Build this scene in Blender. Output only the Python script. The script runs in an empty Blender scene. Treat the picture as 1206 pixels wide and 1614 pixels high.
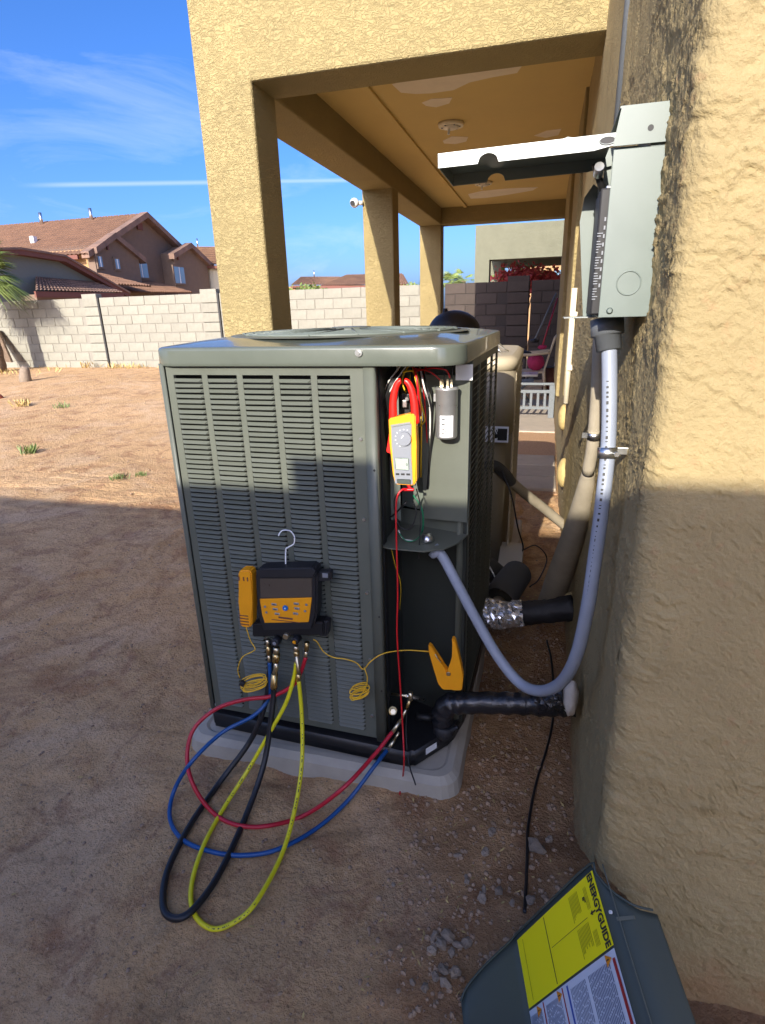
import bpy, bmesh, math, random
import numpy as np
from mathutils import Vector, Matrix, Euler
random.seed(7); np.random.seed(7)
sc = bpy.context.scene
COL = sc.collection
R = math.radians
# ------------------------------------------------------------------ camera
H = 1.37
F_PX, PITCH, YAW, ROLL = 904.9, R(19.362), R(15.733), R(-1.670)
fw = Vector((-math.sin(YAW)*math.cos(PITCH), math.cos(YAW)*math.cos(PITCH), -math.sin(PITCH)))
ri = Vector((math.cos(YAW), math.sin(YAW), 0)); up = ri.cross(fw)
ri2 = math.cos(ROLL)*ri + math.sin(ROLL)*up; up2 = ri2.cross(fw)
cd = bpy.data.cameras.new('camera'); cam = bpy.data.objects.new('camera', cd); COL.objects.link(cam)
cam.matrix_world = Matrix(((ri2.x, up2.x, -fw.x, 0), (ri2.y, up2.y, -fw.y, 0), (ri2.z, up2.z, -fw.z, H), (0, 0, 0, 1)))
cd.sensor_fit = 'HORIZONTAL'; cd.sensor_width = 36; cd.lens = F_PX/1206*36; cd.clip_start = .02; cd.clip_end = 3000
sc.camera = cam
# ------------------------------------------------------------------ light
SUN_D = Vector((.245, 2.35, -1)).normalized()
SUN_EL = math.asin(-SUN_D.z); SUN_AZ = math.atan2(-SUN_D.x, -SUN_D.y)   # compass-like, from +y towards +x
w = bpy.data.worlds.new("World"); sc.world = w; w.use_nodes = True
nt = w.node_tree; nt.nodes.clear(); N = nt.nodes.new; L = nt.links.new
wo = N('ShaderNodeOutputWorld'); bg = N('ShaderNodeBackground'); bg.inputs[1].default_value = .15
sky = N('ShaderNodeTexSky'); sky.sky_type = 'NISHITA'; sky.sun_disc = False
sky.sun_elevation = SUN_EL; sky.sun_rotation = SUN_AZ; sky.air_density = .65; sky.dust_density = 4.0; sky.ozone_density = 3.6; sky.altitude = 400
tc = N('ShaderNodeTexCoord'); mp = N('ShaderNodeMapping'); mp.inputs['Scale'].default_value = (1.0, 1.6, 4.5); mp.inputs['Rotation'].default_value = (R(8), R(-14), R(20))
n1 = N('ShaderNodeTexNoise'); n1.inputs['Scale'].default_value = 2.6; n1.inputs['Detail'].default_value = 9; n1.inputs['Roughness'].default_value = .62; n1.inputs['Distortion'].default_value = .9
r1 = N('ShaderNodeValToRGB'); r1.color_ramp.elements[0].position = .50; r1.color_ramp.elements[1].position = .9
r1.color_ramp.elements[0].color = (0, 0, 0, 1); r1.color_ramp.elements[1].color = (.42, .42, .42, 1)
mx = N('ShaderNodeMixRGB'); mx.inputs[2].default_value = (2.6, 2.9, 3.5, 1)
hs = N('ShaderNodeHueSaturation'); hs.inputs['Saturation'].default_value = 1.2; hs.inputs['Value'].default_value = 1.0
L(tc.outputs['Generated'], mp.inputs[0]); L(mp.outputs[0], n1.inputs[0]); L(n1.outputs[0], r1.inputs[0]); L(r1.outputs[0], mx.inputs[0])
tn = N('ShaderNodeMixRGB'); tn.blend_type = 'MULTIPLY'; tn.inputs[0].default_value = 1; tn.inputs[2].default_value = (.64, .66, .80, 1)
L(sky.outputs[0], hs.inputs['Color']); L(hs.outputs[0], tn.inputs[1]); L(tn.outputs[0], mx.inputs[1]); L(mx.outputs[0], bg.inputs[0]); L(bg.outputs[0], wo.inputs[0])
sl = bpy.data.lights.new('sun', 'SUN'); sl.energy = 3.0; sl.angle = R(.4); sl.color = (1, .92, .80)
so = bpy.data.objects.new('sun', sl); COL.objects.link(so); so.rotation_euler = SUN_D.to_track_quat('-Z', 'Y').to_euler()
vs = sc.view_settings; vs.view_transform = 'Standard'; vs.look = 'None'; vs.gamma = 1; vs.use_curve_mapping = False; vs.exposure = 1.45
sc.cycles.max_bounces = 7; sc.cycles.diffuse_bounces = 4

def _ray(x, y): return (fw + ri2*((x-603)/F_PX) - up2*((y-807)/F_PX)).normalized()
_a, _b = _ray(110, 291), _ray(545, 284); _n = _a.cross(_b).normalized(); _m = ((_a+_b)/2).normalized()
geo = N('ShaderNodeVectorMath'); geo.operation = 'NORMALIZE'; L(tc.outputs['Generated'], geo.inputs[0])
def _dot(v):
    d = N('ShaderNodeVectorMath'); d.operation = 'DOT_PRODUCT'; L(geo.outputs[0], d.inputs[0]); d.inputs[1].default_value = tuple(v); return d.outputs['Value']
ab = N('ShaderNodeMath'); ab.operation = 'ABSOLUTE'; L(_dot(_n), ab.inputs[0])
w1 = N('ShaderNodeMapRange'); w1.interpolation_type = 'SMOOTHSTEP'; w1.inputs[1].default_value = 0; w1.inputs[2].default_value = .0045; w1.inputs[3].default_value = .34; w1.inputs[4].default_value = 0; L(ab.outputs[0], w1.inputs[0])
w2 = N('ShaderNodeMapRange'); w2.interpolation_type = 'SMOOTHSTEP'; w2.inputs[1].default_value = .965; w2.inputs[2].default_value = .985; L(_dot(_m), w2.inputs[0])
mu = N('ShaderNodeMath'); mu.operation = 'MULTIPLY'; L(w1.outputs[0], mu.inputs[0]); L(w2.outputs[0], mu.inputs[1])
mxx = N('ShaderNodeMath'); mxx.operation = 'MAXIMUM'; L(mu.outputs[0], mxx.inputs[0]); L(r1.outputs[0], mxx.inputs[1]); L(mxx.outputs[0], mx.inputs[0])
# ------------------------------------------------------------------ helpers
def ray(x, y): return fw + ri2*((x-603)/F_PX) - up2*((y-807)/F_PX)
CP = Vector((0, 0, H))
def aY(x, y, Y): d = ray(x, y); return CP + d*(Y/d.y)
def aX(x, y, X): d = ray(x, y); return CP + d*(X/d.x)
def aZ(x, y, z=0.): d = ray(x, y); return CP + d*((z-H)/d.z)
def lin(r, g, b):
    return tuple((c/255/12.92 if c <= 10 else ((c/255+.055)/1.055)**2.4) for c in (r, g, b))
MATS = {}
def mat(name, col, rough=.6, metal=0., var=.0, vs_=8., bump=0., bs=60., bd=.004, col2=None, spec=.5, objvar=0., dist=0., detail=5, coat=0., stretch=None, trans=0.):
    m = bpy.data.materials.new(name); m.use_nodes = True; t = m.node_tree; b = t.nodes['Principled BSDF']
    b.inputs['Roughness'].default_value = rough; b.inputs['Metallic'].default_value = metal
    b.inputs['Specular IOR Level'].default_value = spec; b.inputs['Coat Weight'].default_value = coat
    b.inputs['Transmission Weight'].default_value = trans
    b.inputs['Base Color'].default_value = (*col, 1)
    tc = t.nodes.new('ShaderNodeTexCoord'); src = tc.outputs['Object']
    if stretch:
        mpn = t.nodes.new('ShaderNodeMapping'); mpn.inputs['Scale'].default_value = stretch; t.links.new(src, mpn.inputs[0]); src = mpn.outputs[0]
    out = None
    if var or col2:
        n = t.nodes.new('ShaderNodeTexNoise'); n.inputs['Scale'].default_value = vs_; n.inputs['Detail'].default_value = 8; n.inputs['Roughness'].default_value = .65; n.inputs['Distortion'].default_value = dist
        t.links.new(src, n.inputs[0])
        r = t.nodes.new('ShaderNodeValToRGB'); r.color_ramp.elements[0].position = .3; r.color_ramp.elements[1].position = .7
        c2 = col2 or tuple(min(1, c*(1+var)) for c in col); c1 = col if col2 else tuple(c*(1-var) for c in col)
        r.color_ramp.elements[0].color = (*c1, 1); r.color_ramp.elements[1].color = (*c2, 1)
        t.links.new(n.outputs[0], r.inputs[0]); out = r.outputs[0]
        rm = t.nodes.new('ShaderNodeMapRange'); rm.inputs[3].default_value = max(.02, rough-.12); rm.inputs[4].default_value = min(1, rough+.12)
        t.links.new(n.outputs[0], rm.inputs[0]); t.links.new(rm.outputs[0], b.inputs['Roughness'])
    if objvar:
        oi = t.nodes.new('ShaderNodeObjectInfo'); mr = t.nodes.new('ShaderNodeMapRange'); mr.inputs[3].default_value = 1-objvar; mr.inputs[4].default_value = 1+objvar
        t.links.new(oi.outputs['Random'], mr.inputs[0])
        h = t.nodes.new('ShaderNodeHueSaturation'); t.links.new(mr.outputs[0], h.inputs['Value'])
        if out: t.links.new(out, h.inputs['Color'])
        else: h.inputs['Color'].default_value = (*col, 1)
        out = h.outputs[0]
    if out: t.links.new(out, b.inputs['Base Color'])
    if bump:
        n = t.nodes.new('ShaderNodeTexNoise'); n.inputs['Scale'].default_value = bs; n.inputs['Detail'].default_value = detail; n.inputs['Roughness'].default_value = .6; n.inputs['Distortion'].default_value = dist
        t.links.new(src, n.inputs[0]); bp = t.nodes.new('ShaderNodeBump'); bp.inputs['Strength'].default_value = bump; bp.inputs['Distance'].default_value = bd
        t.links.new(n.outputs[0], bp.inputs['Height']); t.links.new(bp.outputs[0], b.inputs['Normal'])
    MATS[name] = m; return m

class MB:
    def __init__(s): s.bm = bmesh.new()
    def box(s, c, size, rot=None, bev=0., seg=2):
        r = bmesh.ops.create_cube(s.bm, size=1.); vs = r['verts']
        M = Matrix.Translation(Vector(c)) @ (rot.to_matrix().to_4x4() if rot is not None and not isinstance(rot, Matrix) else (rot or Matrix())) @ Matrix.Diagonal((*size, 1))
        bmesh.ops.transform(s.bm, matrix=M, verts=vs)
        if bev: bmesh.ops.bevel(s.bm, geom=list({e for v in vs for e in v.link_edges}), offset=bev, segments=seg, affect='EDGES', profile=.5, clamp_overlap=True)
        return s
    def bx(s, x0, x1, y0, y1, z0, z1, bev=0.): return s.box(((x0+x1)/2, (y0+y1)/2, (z0+z1)/2), (abs(x1-x0), abs(y1-y0), abs(z1-z0)), None, bev)
    def cyl(s, p0, p1, r0, r1=None, seg=16, cap=True):
        p0, p1 = Vector(p0), Vector(p1); r1 = r0 if r1 is None else r1
        return s.rings([(p0, r0), (p1, r1)], seg, cap)
    def rings(s, pr, seg=12, cap=True, up_=None):
        pts = [Vector(p) for p, _ in pr]; n = len(pts); rs = []
        prev = None
        for i in range(n):
            t = (pts[min(i+1, n-1)] - pts[max(i-1, 0)]); t = t.normalized() if t.length > 1e-9 else Vector((0, 0, 1))
            if prev is None:
                a = Vector((0, 0, 1)) if abs(t.z) < .9 else Vector((1, 0, 0)); u = t.cross(a).normalized()
            else:
                u = prev - t*prev.dot(t); u = u.normalized() if u.length > 1e-6 else prev
            prev = u; v = t.cross(u); r = pr[i][1]
            rs.append([s.bm.verts.new(pts[i] + (u*math.cos(2*math.pi*k/seg) + v*math.sin(2*math.pi*k/seg))*r) for k in range(seg)])
        for a, b in zip(rs, rs[1:]):
            for k in range(seg):
                f = s.bm.faces.new((a[k], a[(k+1) % seg], b[(k+1) % seg], b[k])); f.smooth = True
        if cap:
            s.bm.faces.new(rs[0][::-1]); s.bm.faces.new(rs[-1])
        return s
    def tube(s, pts, r, seg=10, sub=6, cap=True, rf=None):
        P = spline(pts, sub); n = len(P)
        return s.rings([(p, (rf(i/(n-1)) if rf else r)) for i, p in enumerate(P)], seg, cap)
    def prism(s, poly, vec):
        vec = Vector(vec); a = [s.bm.verts.new(p) for p in poly]; b = [s.bm.verts.new(Vector(p)+vec) for p in poly]; n = len(a)
        s.bm.faces.new(a[::-1]); s.bm.faces.new(b)
        for i in range(n): s.bm.faces.new((a[i], a[(i+1) % n], b[(i+1) % n], b[i]))
        return s
    def quad(s, *p): s.bm.faces.new([s.bm.verts.new(q) for q in p]); return s
    def sphere(s, c, r, sub=2, sc_=(1, 1, 1), noise=0., rot=None):
        vs = bmesh.ops.create_icosphere(s.bm, subdivisions=sub, radius=1.)['verts']
        M = rot.to_matrix() if rot else Matrix.Identity(3)
        for v in vs:
            k = 1 + random.uniform(-noise, noise); p = Vector((v.co.x*sc_[0]*k, v.co.y*sc_[1]*k, v.co.z*sc_[2]*k))*r
            v.co = M @ p + Vector(c)
        return s
    def build(s, name, m, parent=None, smooth=False, M=None, shift=None):
        bm = s.bm
        bmesh.ops.recalc_face_normals(bm, faces=bm.faces)
        Mi = M or (PM.get(parent.name) if parent else None)
        if Mi is not None: bm.transform(Mi.inverted())
        me = bpy.data.meshes.new(name); bm.to_mesh(me); bm.free()
        if smooth:
            for p in me.polygons: p.use_smooth = True
        for mm in (m if isinstance(m, (list, tuple)) else [m]): me.materials.append(mm)
        o = bpy.data.objects.new(name, me); COL.objects.link(o)
        if parent: o.parent = parent; PM[o.name] = Mi or Matrix()
        return o
def crinkle(o, amp, seed=3, flat=True):
    rnd = random.Random(seed)
    for v in o.data.vertices: v.co += Vector((rnd.gauss(0, amp), rnd.gauss(0, amp), rnd.gauss(0, amp)))
    for p in o.data.polygons: p.use_smooth = not flat
    return o
def dense(pr_, k=8):
    out = []
    for (a, ra), (b, rb) in zip(pr_, pr_[1:]):
        for i in range(k): out.append((Vector(a).lerp(Vector(b), i/k), ra+(rb-ra)*i/k))
    return out+[pr_[-1]]
PM = {}
def spline(pts, sub=6):
    P = [Vector(p) for p in pts]
    if len(P) < 3: return [P[0].lerp(P[1], i/sub) for i in range(sub+1)]
    Q = [P[0]*2-P[1]] + P + [P[-1]*2-P[-2]]; out = []
    for i in range(1, len(Q)-2):
        a, b, c, d = Q[i-1:i+3]
        for k in range(sub):
            t = k/sub
            out.append(.5*((2*b) + (c-a)*t + (2*a-5*b+4*c-d)*t*t + (3*b-a-3*c+d)*t**3))
    out.append(P[-1]); return out
def thing(name, label, cat, loc=(0, 0, 0), rz=0., group=None):
    o = bpy.data.objects.new(name, None); COL.objects.link(o); o.location = loc; o.rotation_euler = (0, 0, rz); o.empty_display_size = .05
    o['label'] = label; o['category'] = cat
    if group: o['group'] = group
    PM[o.name] = Matrix.Translation(Vector(loc)); return o
def tag(o, label, cat, group=None):
    o['label'] = label; o['category'] = cat
    if group: o['group'] = group
    return o
def kind(o, k='structure'): o['kind'] = k; return o
def text_mesh(txt, size, origin, xdir, ydir, m, name, parent, bold=0., align='LEFT', sx=1.):
    cu = bpy.data.curves.new('txt', 'FONT'); cu.body = txt; cu.size = size; cu.align_x = align; cu.align_y = 'CENTER'; cu.offset = bold; cu.resolution_u = 3
    o = bpy.data.objects.new('txt', cu); COL.objects.link(o)
    dg = bpy.context.evaluated_depsgraph_get(); me = bpy.data.meshes.new_from_object(o.evaluated_get(dg))
    bpy.data.objects.remove(o); xd = Vector(xdir).normalized(); yd = Vector(ydir).normalized(); zd = xd.cross(yd)
    Mt = Matrix((xd, yd, zd)).transposed().to_4x4(); Mt.translation = Vector(origin)
    Mt = Mt @ Matrix.Diagonal((sx, 1, 1, 1))
    me.transform(PM[parent.name].inverted() @ Mt); me.materials.clear(); me.materials.append(m); me.name = name
    ob = bpy.data.objects.new(name, me); COL.objects.link(ob); ob.parent = parent; return ob
def inst(me, name, parent, loc, rot=None, scale=None):
    o = bpy.data.objects.new(name, me); COL.objects.link(o); o.parent = parent; o.location = loc
    if rot: o.rotation_euler = rot
    if scale: o.scale = scale
    return o
# numpy gradient-free value noise
def _h(ix, iy, s):
    n = (ix.astype(np.int64)*374761393 + 12345 + s*7919) & 0xffffffff
    for _ in (0, 1):
        n = ((n ^ (n >> 15))*0x2c1b3c6d) & 0xffffffff; n = ((n ^ (n >> 12))*0x297a2d39) & 0xffffffff; n = n ^ (n >> 15)
        if _ == 0: n = (n + iy.astype(np.int64)*668265263) & 0xffffffff
    return (n & 0xffff)/65535.
def vn(x, y, s=0):
    ix, iy = np.floor(x), np.floor(y); fx, fy = x-ix, y-iy; fx = fx*fx*fx*(fx*(fx*6-15)+10); fy = fy*fy*fy*(fy*(fy*6-15)+10)
    a, b, c, d = _h(ix, iy, s), _h(ix+1, iy, s), _h(ix, iy+1, s), _h(ix+1, iy+1, s)
    return (a+(b-a)*fx)*(1-fy) + (c+(d-c)*fx)*fy
def fbm(x, y, o=4, s=0):
    t = 0*x; a = 1.; tot = 0
    for i in range(o): t = t + a*vn(x*2**i, y*2**i, s+i*17); tot += a; a *= .5
    return t/tot
def grid_obj(name, X, Y, Z, m, smooth=True, parent=None):
    nr, nc = X.shape; co = np.stack([X, Y, Z], -1).reshape(-1, 3)
    if parent: co = co - np.array(PM[parent.name].translation)
    i = np.arange(nr*nc).reshape(nr, nc)
    q = np.stack([i[:-1, :-1], i[:-1, 1:], i[1:, 1:], i[1:, :-1]], -1).reshape(-1, 4)
    me = bpy.data.meshes.new(name); me.vertices.add(len(co)); me.vertices.foreach_set('co', co.ravel().astype(np.float32))
    me.loops.add(q.size); me.loops.foreach_set('vertex_index', q.ravel()); me.polygons.add(len(q)); me.polygons.foreach_set('loop_start', np.arange(0, q.size, 4))
    me.polygons.foreach_set('use_smooth', np.full(len(q), smooth)); me.update(calc_edges=True); me.validate()
    me.materials.append(m); o = bpy.data.objects.new(name, me); COL.objects.link(o)
    if parent: o.parent = parent
    return o

# ------------------------------------------------------------------ materials
def stucco(name, col, bump=.9, sc_=28., col2=None, dist=.004, fine=.35, zst=1.9):
    m = mat(name, col, .88, var=.09, vs_=3.5, spec=.25, col2=col2); t = m.node_tree; b = t.nodes['Principled BSDF']
    tc = t.nodes.new('ShaderNodeTexCoord'); mp = t.nodes.new('ShaderNodeMapping'); mp.inputs['Scale'].default_value = (1, 1, zst); t.links.new(tc.outputs['Object'], mp.inputs[0])
    n = t.nodes.new('ShaderNodeTexNoise'); n.inputs['Scale'].default_value = sc_; n.inputs['Detail'].default_value = 2.5; n.inputs['Distortion'].default_value = 1.6
    t.links.new(mp.outputs[0], n.inputs[0])
    a = t.nodes.new('ShaderNodeMath'); a.operation = 'SUBTRACT'; a.inputs[1].default_value = .5; t.links.new(n.outputs[0], a.inputs[0])
    c = t.nodes.new('ShaderNodeMath'); c.operation = 'ABSOLUTE'; t.links.new(a.outputs[0], c.inputs[0])
    r = t.nodes.new('ShaderNodeValToRGB'); r.color_ramp.elements[0].position = 0; r.color_ramp.elements[1].position = .09; t.links.new(c.outputs[0], r.inputs[0])
    f = t.nodes.new('ShaderNodeTexNoise'); f.inputs['Scale'].default_value = 260; f.inputs['Detail'].default_value = 3; t.links.new(tc.outputs['Object'], f.inputs[0])
    s = t.nodes.new('ShaderNodeMath'); s.operation = 'MULTIPLY_ADD'; s.inputs[1].default_value = fine; t.links.new(f.outputs[0], s.inputs[0]); t.links.new(r.outputs[0], s.inputs[2])
    bp = t.nodes.new('ShaderNodeBump'); bp.inputs['Strength'].default_value = bump; bp.inputs['Distance'].default_value = dist; t.links.new(s.outputs[0], bp.inputs['Height']); t.links.new(bp.outputs[0], b.inputs['Normal'])
    return m
M_ST = stucco('yellow_stucco', lin(156, 140, 98), .8, 30)
M_STN = mat('near_stucco', lin(154, 138, 100), .9, var=.10, vs_=5, bump=.9, bs=120, bd=.005, spec=.2, detail=4)
M_CEIL = mat('patio_ceiling_paint', lin(208, 182, 116), .85, var=.05, vs_=2, bump=.15, bs=90)
M_PATCH = mat('bare_plaster', lin(228, 216, 194), .9, var=.06, vs_=8, bump=.2, bs=60)
M_BROWN = stucco('brown_stucco', lin(120, 102, 88), .3, 20)
M_TAN = stucco('tan_and_sunlit_stucco', lin(168, 134, 96), .3, 20)  # also the brown house's side wall, with sunlight put into the colour
M_GRN = stucco('grey_green_stucco', lin(116, 116, 98), .4, 14)
M_DGRN = mat('slate_stucco', lin(112, 118, 112), .9, var=.06)
M_CREAM = mat('cream_stucco', lin(215, 205, 175), .9, var=.05)
M_BLK = mat('grey_concrete_block', lin(139, 137, 125), .93, var=.10, vs_=9, bump=.5, bs=120, bd=.003, objvar=.05, spec=.2)
M_BLKD = mat('shade_toned_concrete_block', lin(76, 68, 63), .93, var=.10, vs_=9, bump=.5, bs=120, bd=.003, objvar=.12, spec=.2)  # block colour darkened to paint in the shade under the patio
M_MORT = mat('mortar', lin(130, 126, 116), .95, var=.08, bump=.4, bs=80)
M_MORTD = mat('shade_toned_mortar', lin(60, 54, 50), .95, var=.08, bump=.4, bs=80)  # mortar darkened likewise, shade put into the colour
M_CONC = mat('concrete', lin(176, 164, 148), .9, var=.12, vs_=5, bump=.35, bs=90)
M_PAVE = mat('paver_concrete', lin(186, 172, 150), .9, var=.1, vs_=6, bump=.4, bs=90, objvar=.06)
M_UNIT = mat('grey_green_enamel', lin(92, 96, 86), .42, .0, var=.08, vs_=7, spec=.35, bump=.04, bs=9, bd=.002)
M_TOPC = mat('glossy_grey_green_enamel', lin(90, 96, 86), .24, .0, var=.06, vs_=6, spec=.6, bump=.05, bs=7, bd=.003, coat=.3)
M_UNITD = mat('grey_green_enamel_inside', lin(104, 112, 104), .5, var=.08, vs_=9)
M_DKC = mat('shade_toned_inner_sheet', lin(46, 50, 46), .5, var=.12, vs_=6)  # sheet colour darkened to stand for deep shade inside the compartment
M_BLACKM = mat('black_metal', (.015, .015, .016), .5, .3, var=.2)
M_COIL = mat('coil_fins', (.02, .021, .022), .6, .3, stretch=(1, 1, 40), var=.4, vs_=20)
M_BLK_PL = mat('black_plastic', (.016, .017, .02), .48, var=.15, vs_=30, bump=.1, bs=300, bd=.0006)
M_BASE = mat('black_base_pan', (.012, .012, .013), .42, var=.2, vs_=12)
M_PAD = mat('pale_composite_pad', lin(166, 159, 144), .7, var=.10, vs_=14, bump=.3, bs=200, bd=.001)
M_BRASS = mat('brass', (.62, .45, .20), .3, 1., var=.1, vs_=50)
M_BRASSP = mat('pale_brass', (.72, .62, .42), .34, 1.)
M_CHROME = mat('zinc', (.72, .73, .72), .3, 1., var=.08, vs_=20)
M_ALU = mat('aluminium_can', (.66, .67, .66), .30, .75, var=.12, vs_=25, bump=.15, bs=25, bd=.002)
M_FOIL = mat('crinkled_foil', (.93, .93, .93), .22, .75)
M_YEL = mat('amber_plastic', lin(236, 158, 24), .42, var=.05, vs_=20)
M_YELC = mat('yellow_cord', lin(226, 178, 40), .45)
M_HY = mat('yellow_hose', lin(222, 212, 30), .4, var=.08, vs_=30)
M_HR = mat('red_hose', lin(184, 30, 48), .36, var=.08, vs_=30)
M_HB = mat('blue_hose', lin(18, 76, 136), .36, var=.08, vs_=30)
M_HK = mat('black_hose', (.012, .012, .014), .42, var=.2, vs_=30, bump=.2, bs=200, bd=.001)
M_REDW = mat('red_lead', lin(190, 20, 30), .35)
M_WHITEW = mat('white_wire', lin(220, 220, 214), .4)
M_BLKW = mat('black_wire', (.012, .012, .012), .45)
M_YELW = mat('yellow_wire', lin(230, 190, 40), .4)
M_GRNW = mat('green_wire', lin(20, 120, 80), .4)
M_REDJ = mat('red_jaw_plastic', lin(226, 34, 26), .35, var=.05)
M_METG = mat('grey_meter_face', lin(128, 132, 138), .5)
M_LCD = mat('pale_lcd', lin(160, 172, 160), .25)
M_SCR = mat('dark_screen_glass', (.085, .068, .052), .3, spec=.5, var=.2, vs_=6)
M_BTN = mat('grey_button', lin(150, 152, 150), .5)
M_BLUEB = mat('blue_button', lin(20, 110, 190), .35)
M_DARK = mat('dark_print', (.02, .02, .02), .6)
M_GREYBOX = mat('grey_galvanised_paint', lin(104, 115, 109), .4, .0, var=.05, vs_=14, spec=.55, bump=.05, bs=12, bd=.002)
M_LIP = mat('pale_grey_enamel', lin(150, 156, 154), .32, .3, var=.04)
M_PVCG = mat('grey_flex_conduit', lin(138, 146, 160), .45, var=.05, vs_=20, bump=.12, bs=150, bd=.001)
M_PVCD = mat('dark_grey_pvc', lin(92, 96, 100), .45)
M_PIPEG = mat('painted_grey_insulation', lin(164, 154, 134), .8, var=.12, vs_=10, bump=.4, bs=60)
M_INS = mat('dark_foam_insulation', lin(66, 66, 64), .8, var=.12, vs_=20, bump=.4, bs=140)
M_TAPE = mat('black_vinyl_tape', (.014, .015, .018), .24, bump=.55, bs=26, bd=.006, dist=1.2, spec=.7)
M_TAPED = mat('dull_black_tape', (.016, .016, .018), .6, bump=.6, bs=40, bd=.006)
M_STBLOB = mat('white_patching_plaster', lin(205, 196, 182), .9, var=.1, vs_=40, bump=.5, bs=60)
M_FOAMY = mat('yellow_expanding_foam', lin(190, 168, 112), .8, var=.08, vs_=20, bump=.3, bs=40)
M_TANU = mat('tan_enamel', lin(178, 166, 140), .45, var=.05, vs_=5, spec=.5)
M_TANUD = mat('taupe_enamel', lin(142, 132, 112), .5, var=.05, vs_=5)
M_WHITE = mat('white_label', lin(226, 228, 228), .5)
M_LABY = mat('yellow_label', lin(250, 238, 12), .45)
M_LABW = mat('white_print_label', lin(205, 212, 222), .5)
M_LABR = mat('label_red', lin(160, 40, 40), .5)
M_LABB = mat('label_blue_ink', lin(70, 86, 120), .6)
M_LABBL = mat('label_blue', lin(50, 80, 170), .5)
M_YINK = mat('yellow_label_ink', lin(150, 145, 20), .6)
M_ORANGE = mat('warning_orange', lin(220, 140, 30), .5)
M_PANEL = mat('dark_grey_green_enamel', lin(70, 78, 72), .5, var=.08, vs_=5, spec=.3, bump=.05, bs=14, bd=.002)
M_GRAYW = mat('grey_painted_wood', lin(108, 114, 118), .7, var=.08, vs_=20)
M_CHAIR = mat('beige_resin', lin(204, 184, 150), .5, var=.05)
M_PINK = mat('magenta_fabric', lin(170, 40, 84), .8, var=.25, vs_=20)
M_POLER = mat('red_pole', lin(150, 24, 48), .4)
M_TRIMW = mat('white_trim_paint', lin(226, 216, 190), .6, var=.05)
M_TRUNK = mat('palm_trunk', lin(110, 92, 74), .95, var=.25, vs_=14, bump=1, bs=30, bd=.02)
M_LEAF = mat('palm_leaf', (.09, .15, .03), .5, col2=(.22, .26, .07), vs_=4)
M_LEAFW = mat('weed_leaf', (.10, .17, .04), .6, col2=(.20, .25, .08), vs_=10)
M_DRY = mat('dry_grass', lin(190, 165, 105), .8, var=.2)
M_BOUG = mat('red_bloom', lin(170, 50, 60), .7, col2=lin(205, 90, 80), vs_=4)
M_ROCK = mat('grey_stone', lin(150, 134, 116), .9, var=.2, vs_=20, bump=.6, bs=70, objvar=.25)
M_PEB = mat('mixed_pebbles', lin(132, 106, 84), .9, col2=lin(176, 150, 122), vs_=60, bump=.4, bs=200)
M_GRAVEL = mat('tan_gravel', lin(206, 168, 128), .9, col2=lin(170, 130, 96), vs_=60, bump=.8, bs=90, bd=.02)
M_TERRA = mat('terracotta_ball', lin(170, 84, 52), .7)
M_WINB = mat('window_glass', lin(110, 140, 165), .12, spec=.8)
M_FASCIA = mat('brown_fascia', lin(110, 66, 54), .7, var=.06)
M_CHARC = mat('charcoal_vinyl', (.014, .014, .016), .5, bump=.3, bs=20, bd=.01)
M_GLASS = mat('frosted_glass', lin(222, 216, 200), .4)

def stain():
    t = M_STN.node_tree; b = t.nodes['Principled BSDF']; src = b.inputs['Base Color'].links[0].from_socket; g = t.nodes.new
    tc = g('ShaderNodeTexCoord'); sp = g('ShaderNodeSeparateXYZ'); t.links.new(tc.outputs['Object'], sp.inputs[0])
    n = g('ShaderNodeTexNoise'); n.inputs['Scale'].default_value = 9; n.inputs['Detail'].default_value = 9; n.inputs['Roughness'].default_value = .7; t.links.new(tc.outputs['Object'], n.inputs[0])
    a = g('ShaderNodeMath'); a.operation = 'MULTIPLY_ADD'; a.inputs[1].default_value = .55; t.links.new(n.outputs[0], a.inputs[0]); t.links.new(sp.outputs[2], a.inputs[2])
    r = g('ShaderNodeMapRange'); r.interpolation_type = 'SMOOTHSTEP'; r.inputs[1].default_value = .24; r.inputs[2].default_value = .46; r.inputs[3].default_value = .62; r.inputs[4].default_value = 0; t.links.new(a.outputs[0], r.inputs[0])
    m = g('ShaderNodeMixRGB'); m.inputs[2].default_value = (*lin(150, 112, 76), 1); t.links.new(r.outputs[0], m.inputs[0]); t.links.new(src, m.inputs[1])
    s2 = g('ShaderNodeTexNoise'); s2.inputs['Scale'].default_value = 45; s2.inputs['Detail'].default_value = 6; t.links.new(tc.outputs['Object'], s2.inputs[0])
    r2 = g('ShaderNodeMapRange'); r2.inputs[1].default_value = .60; r2.inputs[2].default_value = .72; r2.inputs[3].default_value = 0; r2.inputs[4].default_value = .35; t.links.new(s2.outputs[0], r2.inputs[0])
    m2 = g('ShaderNodeMixRGB'); m2.inputs[2].default_value = (*lin(160, 126, 92), 1); t.links.new(r2.outputs[0], m2.inputs[0]); t.links.new(m.outputs[0], m2.inputs[1]); t.links.new(m2.outputs[0], b.inputs['Base Color'])
stain()
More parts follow.
